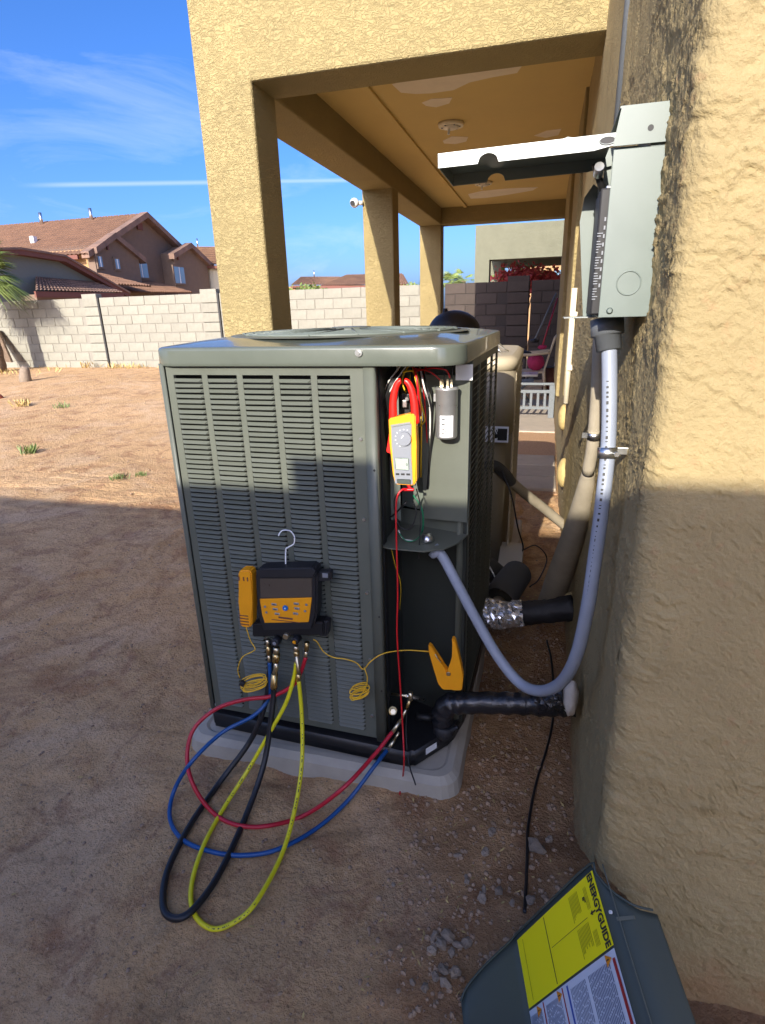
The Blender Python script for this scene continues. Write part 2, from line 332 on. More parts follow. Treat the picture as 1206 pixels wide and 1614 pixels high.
def roof_mat(name, col, col2, sx, ang=0.):
    m = bpy.data.materials.new(name); m.use_nodes = True; t = m.node_tree; b = t.nodes['Principled BSDF']; b.inputs['Roughness'].default_value = .85
    tc = t.nodes.new('ShaderNodeTexCoord'); n = t.nodes.new('ShaderNodeTexNoise'); n.inputs['Scale'].default_value = 1.6; n.inputs['Detail'].default_value = 8; t.links.new(tc.outputs['Object'], n.inputs[0])
    r = t.nodes.new('ShaderNodeValToRGB'); r.color_ramp.elements[0].position = .35; r.color_ramp.elements[1].position = .65; r.color_ramp.elements[0].color = (*col, 1); r.color_ramp.elements[1].color = (*col2, 1)
    t.links.new(n.outputs[0], r.inputs[0]); t.links.new(r.outputs[0], b.inputs['Base Color']); return m
M_ROOF = roof_mat('red_clay_tile', lin(126, 94, 72), lin(110, 82, 64), 1)
M_ROOF2 = roof_mat('pink_grey_tile', lin(136, 108, 92), lin(114, 92, 80), 1)
M_ROOF3 = roof_mat('brown_tile', lin(160, 124, 92), lin(140, 106, 80), 1)

# ground material
def ground_mat():
    m = bpy.data.materials.new('desert_dirt'); m.use_nodes = True; t = m.node_tree; b = t.nodes['Principled BSDF']; b.inputs['Roughness'].default_value = .95; b.inputs['Specular IOR Level'].default_value = .15
    g = t.nodes.new; l = t.links.new; tc = g('ShaderNodeTexCoord')
    def noise(s, d=8, r=.6, di=0.):
        n = g('ShaderNodeTexNoise'); n.inputs['Scale'].default_value = s; n.inputs['Detail'].default_value = d; n.inputs['Roughness'].default_value = r; n.inputs['Distortion'].default_value = di; l(tc.outputs['Object'], n.inputs[0]); return n.outputs[0]
    def ramp(f, p0, p1, c0, c1):
        r = g('ShaderNodeValToRGB'); r.color_ramp.elements[0].position = p0; r.color_ramp.elements[1].position = p1; r.color_ramp.elements[0].color = (*c0, 1); r.color_ramp.elements[1].color = (*c1, 1); l(f, r.inputs[0]); return r.outputs[0]
    def mix(f, a, c, mode='MIX'):
        x = g('ShaderNodeMixRGB'); x.blend_type = mode
        if isinstance(f, float): x.inputs[0].default_value = f
        else: l(f, x.inputs[0])
        l(a, x.inputs[1])
        if isinstance(c, tuple): x.inputs[2].default_value = (*c, 1)
        else: l(c, x.inputs[2])
        return x.outputs[0]
    base = ramp(noise(.9, 8, .6, .6), .3, .7, lin(206, 166, 118), lin(228, 188, 140))
    pale = ramp(noise(2.6, 10, .65, 1.), .55, .75, (0, 0, 0), (.5, .5, .5))
    c = mix(pale, base, lin(234, 202, 158))
    dk = ramp(noise(2.3, 10, .68, 1.2), .50, .66, (0, 0, 0), (.75, .75, .75))
    c = mix(dk, c, lin(160, 112, 78))
    pk = ramp(noise(1.1, 7, .6, 1.5), .50, .62, (0, 0, 0), (.6, .6, .6)); c = mix(pk, c, lin(224, 192, 154))
    md = ramp(noise(6.5, 10, .72, .8), .52, .62, (0, 0, 0), (.6, .6, .6)); c = mix(md, c, lin(166, 122, 92))
    sp = ramp(noise(120, 4, .7), .56, .70, (0, 0, 0), (.42, .42, .42)); c = mix(sp, c, lin(232, 212, 186))
    sd = ramp(noise(80, 4, .7), .34, .46, (.5, .5, .5), (0, 0, 0)); c = mix(sd, c, lin(130, 98, 74))
    # darker, damper soil in the strip between the condenser and the wall (soil colour, by place)
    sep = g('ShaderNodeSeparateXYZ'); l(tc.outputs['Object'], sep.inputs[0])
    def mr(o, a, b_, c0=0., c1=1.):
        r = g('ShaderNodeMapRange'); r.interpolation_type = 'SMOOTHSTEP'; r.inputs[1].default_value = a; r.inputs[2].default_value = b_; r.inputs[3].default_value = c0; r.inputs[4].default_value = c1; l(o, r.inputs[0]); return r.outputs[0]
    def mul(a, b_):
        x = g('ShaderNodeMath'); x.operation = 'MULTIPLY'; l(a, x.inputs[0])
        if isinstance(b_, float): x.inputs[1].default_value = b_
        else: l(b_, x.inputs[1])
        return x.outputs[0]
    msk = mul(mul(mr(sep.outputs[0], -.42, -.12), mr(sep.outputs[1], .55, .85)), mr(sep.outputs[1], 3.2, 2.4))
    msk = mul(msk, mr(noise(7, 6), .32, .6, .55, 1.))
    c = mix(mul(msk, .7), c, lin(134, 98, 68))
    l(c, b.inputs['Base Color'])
    h = g('ShaderNodeMath'); h.operation = 'ADD'; l(mul(noise(30, 8, .7), 1.), h.inputs[0]); l(mul(noise(110, 5, .7), .5), h.inputs[1])
    bp = g('ShaderNodeBump'); bp.inputs['Strength'].default_value = .8; bp.inputs['Distance'].default_value = .035; l(h.outputs[0], bp.inputs['Height']); l(bp.outputs[0], b.inputs['Normal'])
    return m
M_GROUND = ground_mat()

# ------------------------------------------------------------------ ground
def sstep(a, b, x): t = np.clip((x-a)/(b-a), 0, 1); return t*t*(3-2*t)
def ground_h(X, Y):
    rise = .26*sstep(3.8, 11.5, Y)*sstep(1.9, 4.5, -X)
    near = np.exp(-(np.maximum(0, np.abs(Y-2)-4)/6)**2)
    h = (fbm(X*1.3+3, Y*1.3, 4, 5)-.5)*.05*sstep(.3, 2.5, np.hypot(X+.5, (Y-1.7)*.9))
    h += (fbm(X*6, Y*6, 4, 9)-.5)*.026 + (fbm(X*24, Y*24, 3, 11)-.5)*.010*near + sstep(.60, .75, fbm(X*45, Y*45, 2, 13))*.004*near
    c1, s1 = math.cos(.9), math.sin(.9); U = X*c1+Y*s1; V = -X*s1+Y*c1
    h += (fbm(U*5, V*26, 3, 15)-.5)*.014*sstep(.45, .6, fbm(X*1.1+8, Y*1.1, 2, 19))*near
    h -= .012*sstep(.62, .70, fbm(X*4.2+2, Y*4.2, 2, 23))*near
    tr = sstep(-.1, .02, X)*sstep(1.0, 1.3, Y)*0
    flat = sstep(-1.3, -1.0, X)*sstep(.2, .0, X-.1)*0
    return rise + h - .008
def axis(dense0, dense1, step, lo, hi):
    a = list(np.arange(dense0, dense1, step)); s = step; x = dense1
    while x < hi: a.append(x); s *= 1.12; x += s
    a.append(hi); s = step; x = dense0-step
    while x > lo: a.insert(0, x); s *= 1.12; x -= s
    a.insert(0, lo); return np.array(a)
gx = axis(-2.6, .7, .014, -260, 260); gy = axis(.45, 4.3, .015, -60, 420)
GX, GY = np.meshgrid(gx, gy); GZ = ground_h(GX, GY)
GZ = np.where(GY > 60, 0, GZ)
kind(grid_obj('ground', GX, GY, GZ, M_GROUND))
def gz(x, y): return float(ground_h(np.array([float(x)]), np.array([float(y)]))[0])

# ------------------------------------------------------------------ near house wall: stucco corner
XW = .165; YF = .93
def near_wall():
    t = thing('house_wall', 'yellow stucco house wall corner beside the disconnect box, close on the right', 'wall', (.6, 1.5, 0))
    r = .035; us = []; # path: (x,y,nx,ny,s)
    ys = list(np.concatenate([np.arange(YF+r, 1.5, .0042), np.arange(1.5, 2.3, .008), np.arange(2.3, 9., .03)]))[::-1]
    for y in ys: us.append((XW, y, -1, 0))
    for k in range(1, 10):
        a = k/10*math.pi/2; us.append((XW+r-r*math.cos(a), YF+r-r*math.sin(a), -math.cos(a), -math.sin(a)))
    xs = list(np.concatenate([np.arange(XW+r, .72, .0036), np.arange(.72, 3.2, .05)]))
    for x in xs: us.append((x, YF, 0, -1))
    us = np.array(us); d = np.hypot(np.diff(us[:, 0]), np.diff(us[:, 1])); s = np.concatenate([[0], np.cumsum(d)])
    def zb(x, y, ny):
        z = np.interp(-y, [-9, -1.27, -1.18, -1.066, -.934], [.02, .02, .067, .168, .285])
        return np.where(y < YF+.03, np.interp(x, [XW, .19, .244, .266, .319, .38], [.29, .272, .22, .182, .09, -.05]), z)
    ZB = zb(us[:, 0], us[:, 1], us[:, 3])
    v = np.concatenate([np.linspace(0, 1, 520)[:-1]*1.9, np.linspace(1.9, 3.1, 30)])
    V, U = np.meshgrid(v, np.arange(len(us)), indexing='ij')
    Z = ZB[U] + (3.1-ZB[U])*(V/3.1); S = s[U]
    q = 1.0
    wx = (fbm(S*9, Z*9, 3, 31)-.5)*.9; wz = (fbm(S*9+50, Z*9, 3, 37)-.5)*1.3
    wx2 = (fbm(S*30, Z*30, 2, 61)-.5)*1.3; wz2 = (fbm(S*30+9, Z*30, 2, 63)-.5)*1.6
    n1 = fbm(S*15+wx+wx2*.4, Z*30+wz+wz2*.7, 3, 41); ridge = 1.0*sstep(.485, .515, n1)+.7*(1-np.clip(np.abs(n1-.515)/.03, 0, 1))+.8*sstep(.63, .655, n1)
    n2 = fbm(S*30+wx, Z*55+wz+wz2, 3, 43); r2 = 1-np.clip(np.abs(n2-.5)/.07, 0, 1)
    msk = sstep(.42, .62, fbm(S*5, Z*6, 3, 47))
    n3 = fbm(S*7+wx*.6, Z*30+wz+wz2*.5, 4, 81); line = (1-np.clip(np.abs(n3-.5)/.022, 0, 1))*sstep(.45, .6, fbm(S*4+3, Z*9, 2, 83))
    gr = fbm(S*55, Z*75, 3, 87); lump = sstep(.52, .60, gr)*.0016*(.3+.7*sstep(.4, .6, fbm(S*6+1, Z*8, 3, 89)))
    D = ridge*.0021*(.15+.85*msk) + r2*.0012 + line*.0042 + lump*1.3*(.3+.7*sstep(.4, .6, fbm(S*8+7, Z*8, 2, 71))) + (fbm(S*3, Z*3, 3, 51)-.5)*.009 + (fbm(S*150, Z*150, 2, 53)-.5)*.0024
    D += (fbm(S*14, Z*11, 3, 57)-.5)*.003*(us[U, 2] < -.5)*1.0
    X = us[U, 0]+us[U, 2]*D; Y = us[U, 1]+us[U, 3]*D
    grid_obj('stucco_face', X, Y, Z, M_STN, True, t)
    MB().bx(XW+.02, 3.2, YF+.02, 12, 3.08, 6.2).build('upper_wall', M_ST, t)
    MB().prism([(XW+.02, 1.30, -.1), (XW+.02, 12, -.1), (3.2, 12, -.1), (3.2, YF+.02, -.1), (.40, YF+.02, -.1)], (0, 0, .42)).build('foundation', M_CONC, t)
    MB().prism([(XW+.022, 1.02, .32), (XW+.022, 1.2, .32), (XW+.025, 12, .32), (3.2, 12, .32), (3.2, YF+.03, .32), (.26, YF+.02, .32)], (0, 0, 2.76)).build('wall_core', M_ST, t)
    # raised trim around the far window and the door on the patio side
    MB().bx(XW-.035, XW+.03, 6.1, 7.9, .50, 3.0, .01).build('window_surround', M_ST, t)
    MB().bx(XW-.022, XW+.03, 4.35, 5.2, .75, 3.0, .008).build('door_surround', M_ST, t)
    return t
near_wall()
pp = MB().cyl((XW-.022, 3.72, .80), (XW-.022, 3.72, 1.46), .016, seg=14)
for z in (1.0, 1.3): pp.bx(XW-.03, XW+.005, 3.69, 3.75, z, z+.03)
tag(pp.build('wall_pipe', M_TRIMW), 'white painted vertical pipe running down the stucco wall behind the disconnect box', 'pipe')
up_ = MB().cyl((XW-.006, 2.02, 1.80), (XW-.006, 2.02, 2.95), .011, seg=12)  # dark rod drawn in place of a narrow strip of shade
tag(up_.build('wall_shade_strip', M_PVCD), 'dark grey upright strip painting in shade on the wall above the disconnect box', 'conduit')

# ------------------------------------------------------------------ patio cover
def patio():
    t = thing('patio_cover', 'yellow stucco patio cover with three square posts and painted ceiling', 'patio cover', (-.8, 5.8, 0))
    X0, X1, Zo, Zc = -1.735, -1.437, 2.42, 2.62
    def st(name, a, m=M_ST, bev=.012): o = MB().bx(*a, bev).build(name, m, t); return o
    st('post', (X0, X1, 3.0, 3.275, 0, Zo+.03)); st('post', (X0+.002, X1-.002, 5.76, 5.99, 0, Zo+.03)); st('post', (X0+.002, X1-.002, 8.40, 8.62, 0, Zo+.03))
    st('front_beam', (X0-.001, XW+.01, 3.0+.001, 3.277, Zo, 3.45))
    st('side_beam', (X0-.001, X1+.001, 3.26, 8.625, Zo+.001, 3.44))
    st('back_beam', (X1-.01, XW+.01, 8.38, 8.62, Zo+.002, 3.43))
    MB().bx(X1-.02, XW+.01, 3.26, 8.4, Zc, 3.42).build('ceiling', M_CEIL, t)
    MB().bx(-1.14, -1.095, 3.277, 8.38, Zc-.018, Zc+.01, .004).build('ceiling_trim', M_CEIL, t)
    MB().bx(X0-.002, XW+.01, 2.998, 8.628, 3.44, 3.52).build('roof', M_ROOF2, t)
    # bare plaster patches: irregular flat sheets on the ceiling
    def patch(pix, z=Zc-.002):
        pts = [aZ(x, y, z) for x, y in pix]
        MB().prism([(p.x, p.y, z) for p in pts], (0, 0, .006)).build('plaster_patch', M_PATCH, t)
    patch([(618, 133), (640, 127), (690, 122), (735, 112), (790, 105), (825, 101), (815, 115), (775, 122), (740, 130), (715, 142), (680, 147), (655, 148), (632, 146)])
    patch([(665, 162), (680, 156), (713, 154), (708, 163), (688, 169), (672, 167)])
    patch([(698, 222), (712, 215), (738, 216), (735, 223), (718, 227), (700, 226)])
    patch([(738, 306), (760, 301), (800, 297), (848, 295), (840, 300), (800, 307), (765, 312), (742, 313)])
    patch([(842, 214), (862, 206), (885, 203), (880, 213), (860, 217)])
    return t
patio()
def ceiling_light(px, py, label):
    p = aZ(px, py, 2.62); t = thing('ceiling_light', label, 'light', (p.x, p.y, 2.62), 0, 'round ceiling lights')
    MB().cyl((p.x, p.y, 2.618), (p.x, p.y, 2.597), .095, .088, 28).build('rim', M_TRIMW, t)
    MB().rings([((p.x, p.y, 2.598), .062), ((p.x, p.y, 2.588), .055), ((p.x, p.y, 2.580), .03)], 24).build('socket', M_GLASS, t)
    b = MB()
    for k in range(6):
        a = k*math.pi/3; b.box((p.x+.055*math.cos(a), p.y+.055*math.sin(a), 2.594), (.03, .006, .006), Euler((0, 0, a)))
    b.build('spoke', M_METG, t)
    MB().cyl((p.x-.01, p.y-.02, 2.59), (p.x-.012, p.y-.03, 2.545), .008, seg=8).build('sensor', M_WHITE, t)
ceiling_light(711, 194, 'round white ceiling light nearer the camera, between plaster patches')
ceiling_light(762, 287, 'round white ceiling light farther back, seen under the open box cover')
def sec_cam():
    p = aX(563, 320, -1.77); t = thing('security_camera', 'small white round camera on the side of the middle patio post', 'camera', p)
    MB().cyl(p+Vector((.045, .02, 0)), p+Vector((-.005, 0, 0)), .02, seg=12).build('mount', M_WHITE, t)
    MB().sphere(p+Vector((-.02, -.02, 0)), .042, 3).build('body', M_WHITE, t, True)
    MB().cyl(p+Vector((-.025, -.05, -.005)), p+Vector((-.027, -.066, -.008)), .022, seg=14).build('lens', M_DARK, t)
sec_cam()

# ------------------------------------------------------------------ block walls
def block_mesh(w_, h_, d_, m, name='block'):
    b = MB().box((0, 0, 0), (w_, d_, h_), None, .006, 1); bm = b.bm; me = bpy.data.meshes.new(name); bmesh.ops.recalc_face_normals(bm, faces=bm.faces); bm.to_mesh(me); bm.free(); me.materials.append(m); return me
YB = 12.0; TOP = 1.83
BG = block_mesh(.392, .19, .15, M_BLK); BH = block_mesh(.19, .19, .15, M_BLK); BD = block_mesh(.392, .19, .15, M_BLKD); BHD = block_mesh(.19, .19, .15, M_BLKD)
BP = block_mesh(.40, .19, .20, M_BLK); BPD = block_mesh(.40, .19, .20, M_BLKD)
def block_wall(x0, x1, label, dark, z0, pil=True, indiv=True, y=YB):
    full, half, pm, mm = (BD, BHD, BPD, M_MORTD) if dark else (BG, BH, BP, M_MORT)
    t = thing('block_wall', label, 'wall', (x0, y, 0), 0, 'block walls round the yard')
    MB().bx(x0, x1, y+.012, y+.138, z0-.25, TOP-.012).build('mortar', mm, t)
    nrow = int(math.ceil((TOP-z0)/.203)); xe = x1-(.42 if pil else 0)
    for r in range(nrow):
        z = TOP-.1015-.203*r; off = .203 if r % 2 else 0; x = x0
        if off: inst(half, 'block', t, (.101, .075+random.uniform(-.002, .002), z)); x += .203
        while x+.2 <= xe+.01:
            wf = min(.406, xe-x)
            sx = (wf-.014)/.392
            if sx > .25: inst(full, 'block', t, (x-x0+wf/2, .075+random.uniform(-.003, .003), z), None, (sx, 1, 1))
            x += .406
        if pil: inst(pm, 'block', t, (x1-.215-x0, .07, z))
    if pil:
        inst(pm, 'block', t, (x1-.215-x0, .07, TOP+.03), None, (1, 1, .55))
    return t
xa = aY(154, 469, YB).x; xb = aY(343, 460, YB).x; xm = aY(131, 470, YB).x
block_wall(xa-5.0, xa-.01, 'grey block wall section at the far left, left of the first dark joint', False, .24)
block_wall(xa+.02, xb-.01, 'grey block wall section between the dark joint and the front patio post', False, .24)
block_wall(xb+.02, -2.02, 'pale grey block wall section seen between the patio posts', False, .6, True)
xd = aY(836, 441, YB).x
block_wall(-1.97, xd, 'shade-darkened block wall section seen under the patio, with raised pilaster', True, 0, True)
block_wall(xd+.03, xd+2.4, 'shade-darkened block wall section right of the raised pilaster, behind the mop handles', True, 0, False)
for i, x in enumerate((xa, xb)):
    tag(MB().bx(x-.03, x+.012, YB-.022, YB+.02, .18, TOP+.0).build('joint_strip', M_DARK), ('dark vertical joint strip on the block wall left of the patio' if i == 0 else 'dark vertical joint strip on the block wall just left of the front patio post'), 'joint strip')
# unseen wall behind the camera, placed and sized to cast the foreground shade
t = thing('unseen_shade_wall', 'unseen cream wall set behind the viewpoint to shade the foreground', 'wall', (0, -3.2, 0))
MB().bx(-7.5, .9, -3.42, -3.2, -.1, 2.865).build('wall_body', M_CREAM, t)
MB().bx(-1.12, -.88, -3.44, -3.19, 2.865, 2.95).build('shadow_stub', M_CREAM, t)  # stub added on the unseen wall to shape the step in its shadow

# ------------------------------------------------------------------ slabs and pavers
kind(MB().bx(-.9, .3, 6.75, 9.2, -.1, .012, .01).build('patio_slab', M_CONC))
kind(MB().bx(-2.2, -.9, 7.2, 9.2, -.1, .010, .01).build('patio_slab', M_CONC))
ps = kind(MB().bx(-.6, .16, 4.45, 5.62, -.1, -.012).build('paver_bed', M_GRAVEL))
for (y0, y1) in ((4.5, 4.84), (4.86, 5.2), (5.22, 5.6)):
    MB().bx(-.56, .15, y0, y1, -.03, .014, .008).build('paver', M_PAVE, ps)
kind(MB().bx(-.9, .16, 5.63, 6.73, -.1, -.002).build('gravel_bed', M_GRAVEL))

# ------------------------------------------------------------------ houses beyond the wall
def roof_tiles(name, p_eave0, p_eave1, p_rid0, p_rid1, m, parent, cols, rows, amp=.05, thick=.12):
    # corrugated tile field between eave line and ridge line
    nu = cols*6+1; nv = rows*2+1
    e0, e1, r0, r1 = map(Vector, (p_eave0, p_eave1, p_rid0, p_rid1))
    n = (e1-e0).cross(r0-e0).normalized(); n = n if n.z > 0 else -n
    Xs = np.zeros((nv, nu)); Ys = Xs.copy(); Zs = Xs.copy()
    for j in range(nv):
        v = (j//2 + (j % 2)*.999)/rows if j < nv-1 else 1.; v = min(v, 1); lift = .03*(0 if j % 2 else 1)
        for i in range(nu):
            u = i/(nu-1); a = e0.lerp(e1, u); b = r0.lerp(r1, u); p = a.lerp(b, v) + n*(amp*abs(math.sin(math.pi*cols*u))+lift)
            Xs[j, i], Ys[j, i], Zs[j, i] = p
    return grid_obj(name, Xs, Ys, Zs, m, False, parent)
def window(t, x, y0, y1, z0, z1, slats=0, name='window'):   # on a wall facing +x
    f = MB().bx(x, x+.09, y0-.12, y1+.12, z0-.12, z1+.12).build(name, M_BROWN, t)
    MB().bx(x+.05, x+.10, y0, y1, z0, z1).build('pane', M_WINB, f)
    MB().bx(x+.09, x+.115, (y0+y1)/2-.04, (y0+y1)/2+.04, z0, z1).build('mullion', M_WHITE, f)
    return f
def big_house():
    X = -27.
    t = thing('brown_house', 'two storey brown stucco house with red tile roof beyond the wall at the left', 'house', (X-4, 36, 0))
    P = lambda x, y: aX(x, y, X)
    a = P(136, 393); apex = P(222, 338); e = P(307, 416)
    z0 = -.2
    wall = MB().prism([(X, a.y, z0), (X, e.y, z0), (X, e.y, e.z), (X, apex.y, apex.z-.15), (X, a.y, a.z)], (-9, 0, 0)).build('gable_wall', M_BROWN, t)
    # side wall facing us: house stucco painted lighter for the sun on it
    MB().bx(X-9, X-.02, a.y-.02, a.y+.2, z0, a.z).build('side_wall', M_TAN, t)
    # bays
    b1a, b1p, b1e = P(136, 394), P(167, 371), P(207, 402)
    MB().prism([(X, b1a.y-.02, z0), (X, b1e.y, z0), (X, b1e.y, b1e.z), (X, b1p.y, b1p.z), (X, b1a.y-.02, b1a.z)], (.5, 0, 0)).build('gable_bay', M_BROWN, t)
    b3a, b3p, b3e = P(253, 400), P(277, 387), P(309, 416)
    MB().prism([(X, b3a.y, z0), (X, b3e.y, z0), (X, b3e.y, b3e.z), (X, b3p.y, b3p.z), (X, b3a.y, b3a.z)], (1.0, 0, 0)).build('gable_bay', M_BROWN, t)
    # roof planes
    rid_l = Vector((X-13.0, apex.y, apex.z)); rid_r = Vector((X+.5, apex.y, apex.z)); ov = Vector((.0, -.6, -.35))
    ea = Vector((X+.5, a.y, a.z))+ov
    roof_tiles('roof_slope', Vector((X-17.5, ea.y, ea.z)), ea, rid_l, rid_r, M_ROOF, t, 60, 18, .06)
    eb = Vector((X+.5, e.y+.5, e.z-.3)); roof_tiles('roof_slope', Vector((X-17.5, eb.y, eb.z)), eb, rid_l, rid_r, M_ROOF, t, 30, 10, .06)
    def rake(p, q, x, w_=.22, name='rake_trim', m=M_ROOF2):
        p = Vector((x, p.y, p.z)); q = Vector((x, q.y, q.z)); d = Vector((0, 0, w_))
        MB().prism([p-d, q-d, q+d*.6, p+d*.6], (.55, 0, 0)).build(name, m, t)
    rake(apex, a+Vector((0, -.5, -.3)), X); rake(apex, eb, X)
    rake(b1p, b1a, X+.2); rake(b1p, b1e+Vector((0, .5, -.3)), X+.2); rake(b3p, b3a+Vector((0, -.4, -.2)), X+.8); rake(b3p, b3e+Vector((0, .4, -.2)), X+.8)
    def win(px0, py0, px1, py1, xo):
        p, q = aX(px0, py0, xo), aX(px1, py1, xo); window(t, xo, p.y, q.y, min(p.z, q.z), max(p.z, q.z))
    win(152, 404, 161, 421, X+.5); win(179, 408, 188, 424, X+.5); win(210, 413, 233, 438, X); win(272, 420, 291, 447, X+1.0)
    for (x0, y0, x1, y1, xo) in ((214, 350, 224, 363, X), (166, 383, 170, 394, X+.5), (278, 399, 281, 410, X+1.0)):
        p, q = aX(x0, y0, xo), aX(x1, y1, xo)
        MB().bx(xo, xo+.1, p.y, q.y, q.z, p.z).build('gable_vent', M_FASCIA, t)
    MB().bx(X-9, X-.2, ea.y-.02, ea.y+.12, ea.z-.22, ea.z+.02).build('fascia', M_FASCIA, t)
    # porch roof, red S tiles, low in front of the facade
    p0, p1 = aX(200, 463, X+2.6), aX(303, 463, X+2.6)
    roof_tiles('porch_roof', (X+2.6, p0.y, p0.z), (X+2.6, p1.y, p1.z), (X, p0.y+.8, p0.z+.75), (X, p1.y-.4, p0.z+.9), M_ROOF, t, 30, 5, .14)
    q = aX(178, 447, X+2.2)
    roof_tiles('porch_roof', (X+3.6, q.y-1.4, 3.05), (X+3.6, q.y+1.6, 3.05), (X+.3, q.y-1.0, 3.9), (X+.3, q.y+1.2, 3.9), M_ROOF, t, 12, 4, .14)
    for x_ in (X-7.8, X-3.6): MB().cyl((x_, apex.y-.5, apex.z-.2), (x_, apex.y-.5, apex.z+.55), .11, seg=8).build('roof_vent', M_CHROME, t)
    MB().bx(X-5.6, X-5.3, 33.5, 33.8, 6.1, 6.5).build('roof_vent', M_WHITE, t)
big_house()
def green_house():
    X = -20.
    t = thing('slate_house', 'low slate grey house with pinkish tile roof at the far left behind the block wall', 'house', (X-3, 22, 0))
    P = lambda x, y: aX(x, y, X)
    pts = [P(-60, 400), P(22, 398), P(92, 409), P(195, 466)]
    w_ = MB().prism([(X, pts[0].y, -.2), (X, pts[3].y, -.2), (X, pts[3].y, pts[3].z), (X, pts[2].y, pts[2].z), (X, pts[1].y, pts[1].z), (X, pts[0].y, pts[0].z)], (-6, 0, 0)).build('gable_wall', M_DGRN, t)
    for a, b in ((pts[0], pts[1]), (pts[1], pts[2]), (pts[2], pts[3])):
        d = Vector((0, 0, .09))
        MB().prism([a-d, b-d, b+d, a+d], (.35, 0, 0)).build('rake_board', M_FASCIA, t)
        MB().prism([a+d, b+d, b+d*1.9, a+d*1.9], (.40, 0, 0)).build('ridge_tiles', M_ROOF2, t)
    # hip of roof above: pinkish tiles
    a, b = P(22, 394), P(92, 405)
    roof_tiles('roof_slope', (X-8, a.y, a.z-.05), (X+.3, b.y, b.z-.1), (X-8, a.y+3, a.z+.5), (X-2.0, b.y+2.5, b.z+.25), M_ROOF2, t, 30, 6, .05)
    # lower lean-to roof facing us
    e0, e1 = P(57, 458), P(194, 461); r0, r1 = P(57, 438), P(112, 441)
    Xl = X+1.0
    e0 = aX(56, 459, Xl); e1 = aX(195, 462, Xl); r0 = aX(56, 438, X+.0); r1 = aX(150, 446, X+.0)
    roof_tiles('lean_to_roof', e0, e1, r0, r1, M_ROOF2, t, 26, 6, .05)
    MB().prism([e0-Vector((0, 0, .22)), e1-Vector((0, 0, .2)), e1, e0], (-.08, 0, 0)).build('fascia', M_FASCIA, t)
    MB().bx(X, Xl-.2, e0.y+.2, e1.y-.2, -.2, min(e0.z, e1.z)-.1).build('lower_wall', M_BROWN, t)
green_house()
def far_house(name, label, pix_wall, Y, roofpts, mw, mr_, depth=8):
    t = thing('far_house', label, 'house', (aY(*pix_wall[0], Y).x, Y, 0), 0, 'houses far beyond the yard')
    a, b = aY(*pix_wall[0], Y), aY(*pix_wall[1], Y)
    MB().bx(a.x, b.x, Y, Y+depth, -.3, max(a.z, b.z)).build('wall', mw, t)
    e0, e1, r0, r1 = [aY(x, y, Y-.4 if i < 2 else Y+depth/2) for i, (x, y) in enumerate(roofpts)]
    roof_tiles('roof_slope', e0, e1, r0, r1, mr_, t, 40, 8, .07)
    MB().prism([e0-Vector((0, 0, .2)), e1-Vector((0, 0, .2)), e1, e0], (0, .08, 0)).build('fascia', M_FASCIA, t)
    MB().prism([e1, r1, r1+Vector((.5, 4.2, -2.3))], (.1, 0, 0)).build('roof_end', mr_, t)
    MB().cyl(r0.lerp(r1, .35), r0.lerp(r1, .35)+Vector((0, 0, .7)), .06, seg=6).build('roof_vent', M_CHROME, t)
    return t
far_house('far_house', 'cream house with brown tile roof between the brown house and the front post', [(306, 420), (352, 422)], 44, [(296, 418), (356, 419), (292, 390), (350, 390)], M_CREAM, M_ROOF3)
far_house('far_house', 'distant red roofed house seen between the patio posts, the larger one', [(505, 452), (634, 450)], 52, [(505, 451), (643, 449), (546, 434), (634, 432)], M_CREAM, M_ROOF)
far_house('far_house', 'distant red roofed house seen between the patio posts, the smaller left one', [(455, 452), (560, 452)], 60, [(458, 450), (562, 450), (474, 437), (536, 437)], M_TAN, M_ROOF)
def ivory_house():
    Y = 14.5; t = thing('grey_green_house', 'grey green stucco house with square patio opening behind the dark block wall', 'house', (-1, Y+2, 0))
    l = aY(750, 355, Y).x; top = aY(820, 351, Y).z; ol = aY(771, 420, Y).x; oz = aY(820, 407, Y).z
    ox = ol+3.1
    MB().bx(l, ol, Y, Y+.45, -.2, top).build('wall_pier', M_GRN, t)
    MB().bx(ol, ox, Y+.002, Y+.45, oz, top-.002).build('wall_beam', M_GRN, t)
    MB().bx(ox, ox+1, Y, Y+.45, -.2, top).build('wall_pier', M_GRN, t)
    MB().bx(l+.001, ox+1, Y+.45, Y+4.2, top-.35, top-.01).build('roof', M_GRN, t)
    MB().bx(l, l+.4, Y+3.8, Y+4.2, -.2, top-.35).build('rear_post', M_GRN, t)
    MB().bx(ol-.0, ox, Y+3.85, Y+4.2, oz+.05, top-.35).build('rear_beam', M_GRN, t)
ivory_house()
tt = thing('peach_house', 'peach stucco house glimpsed through the patio opening of the grey green house', 'house', (0, 26, 0))
a = aY(836, 412, 26); b = aY(900, 445, 26)
MB().bx(a.x, a.x+6, 26, 32, -.2, a.z+.6).build('wall', M_TAN, tt)
MB().bx(a.x-.3, a.x+6.3, 25.7, 32, a.z+.6, a.z+.8).build('roof', M_ROOF3, tt)
MB().bx(aY(874, 430, 26).x, aY(874, 430, 26).x+.7, 25.95, 26, aY(874, 438, 26).z, aY(874, 426, 26).z).build('window', M_WINB, tt)

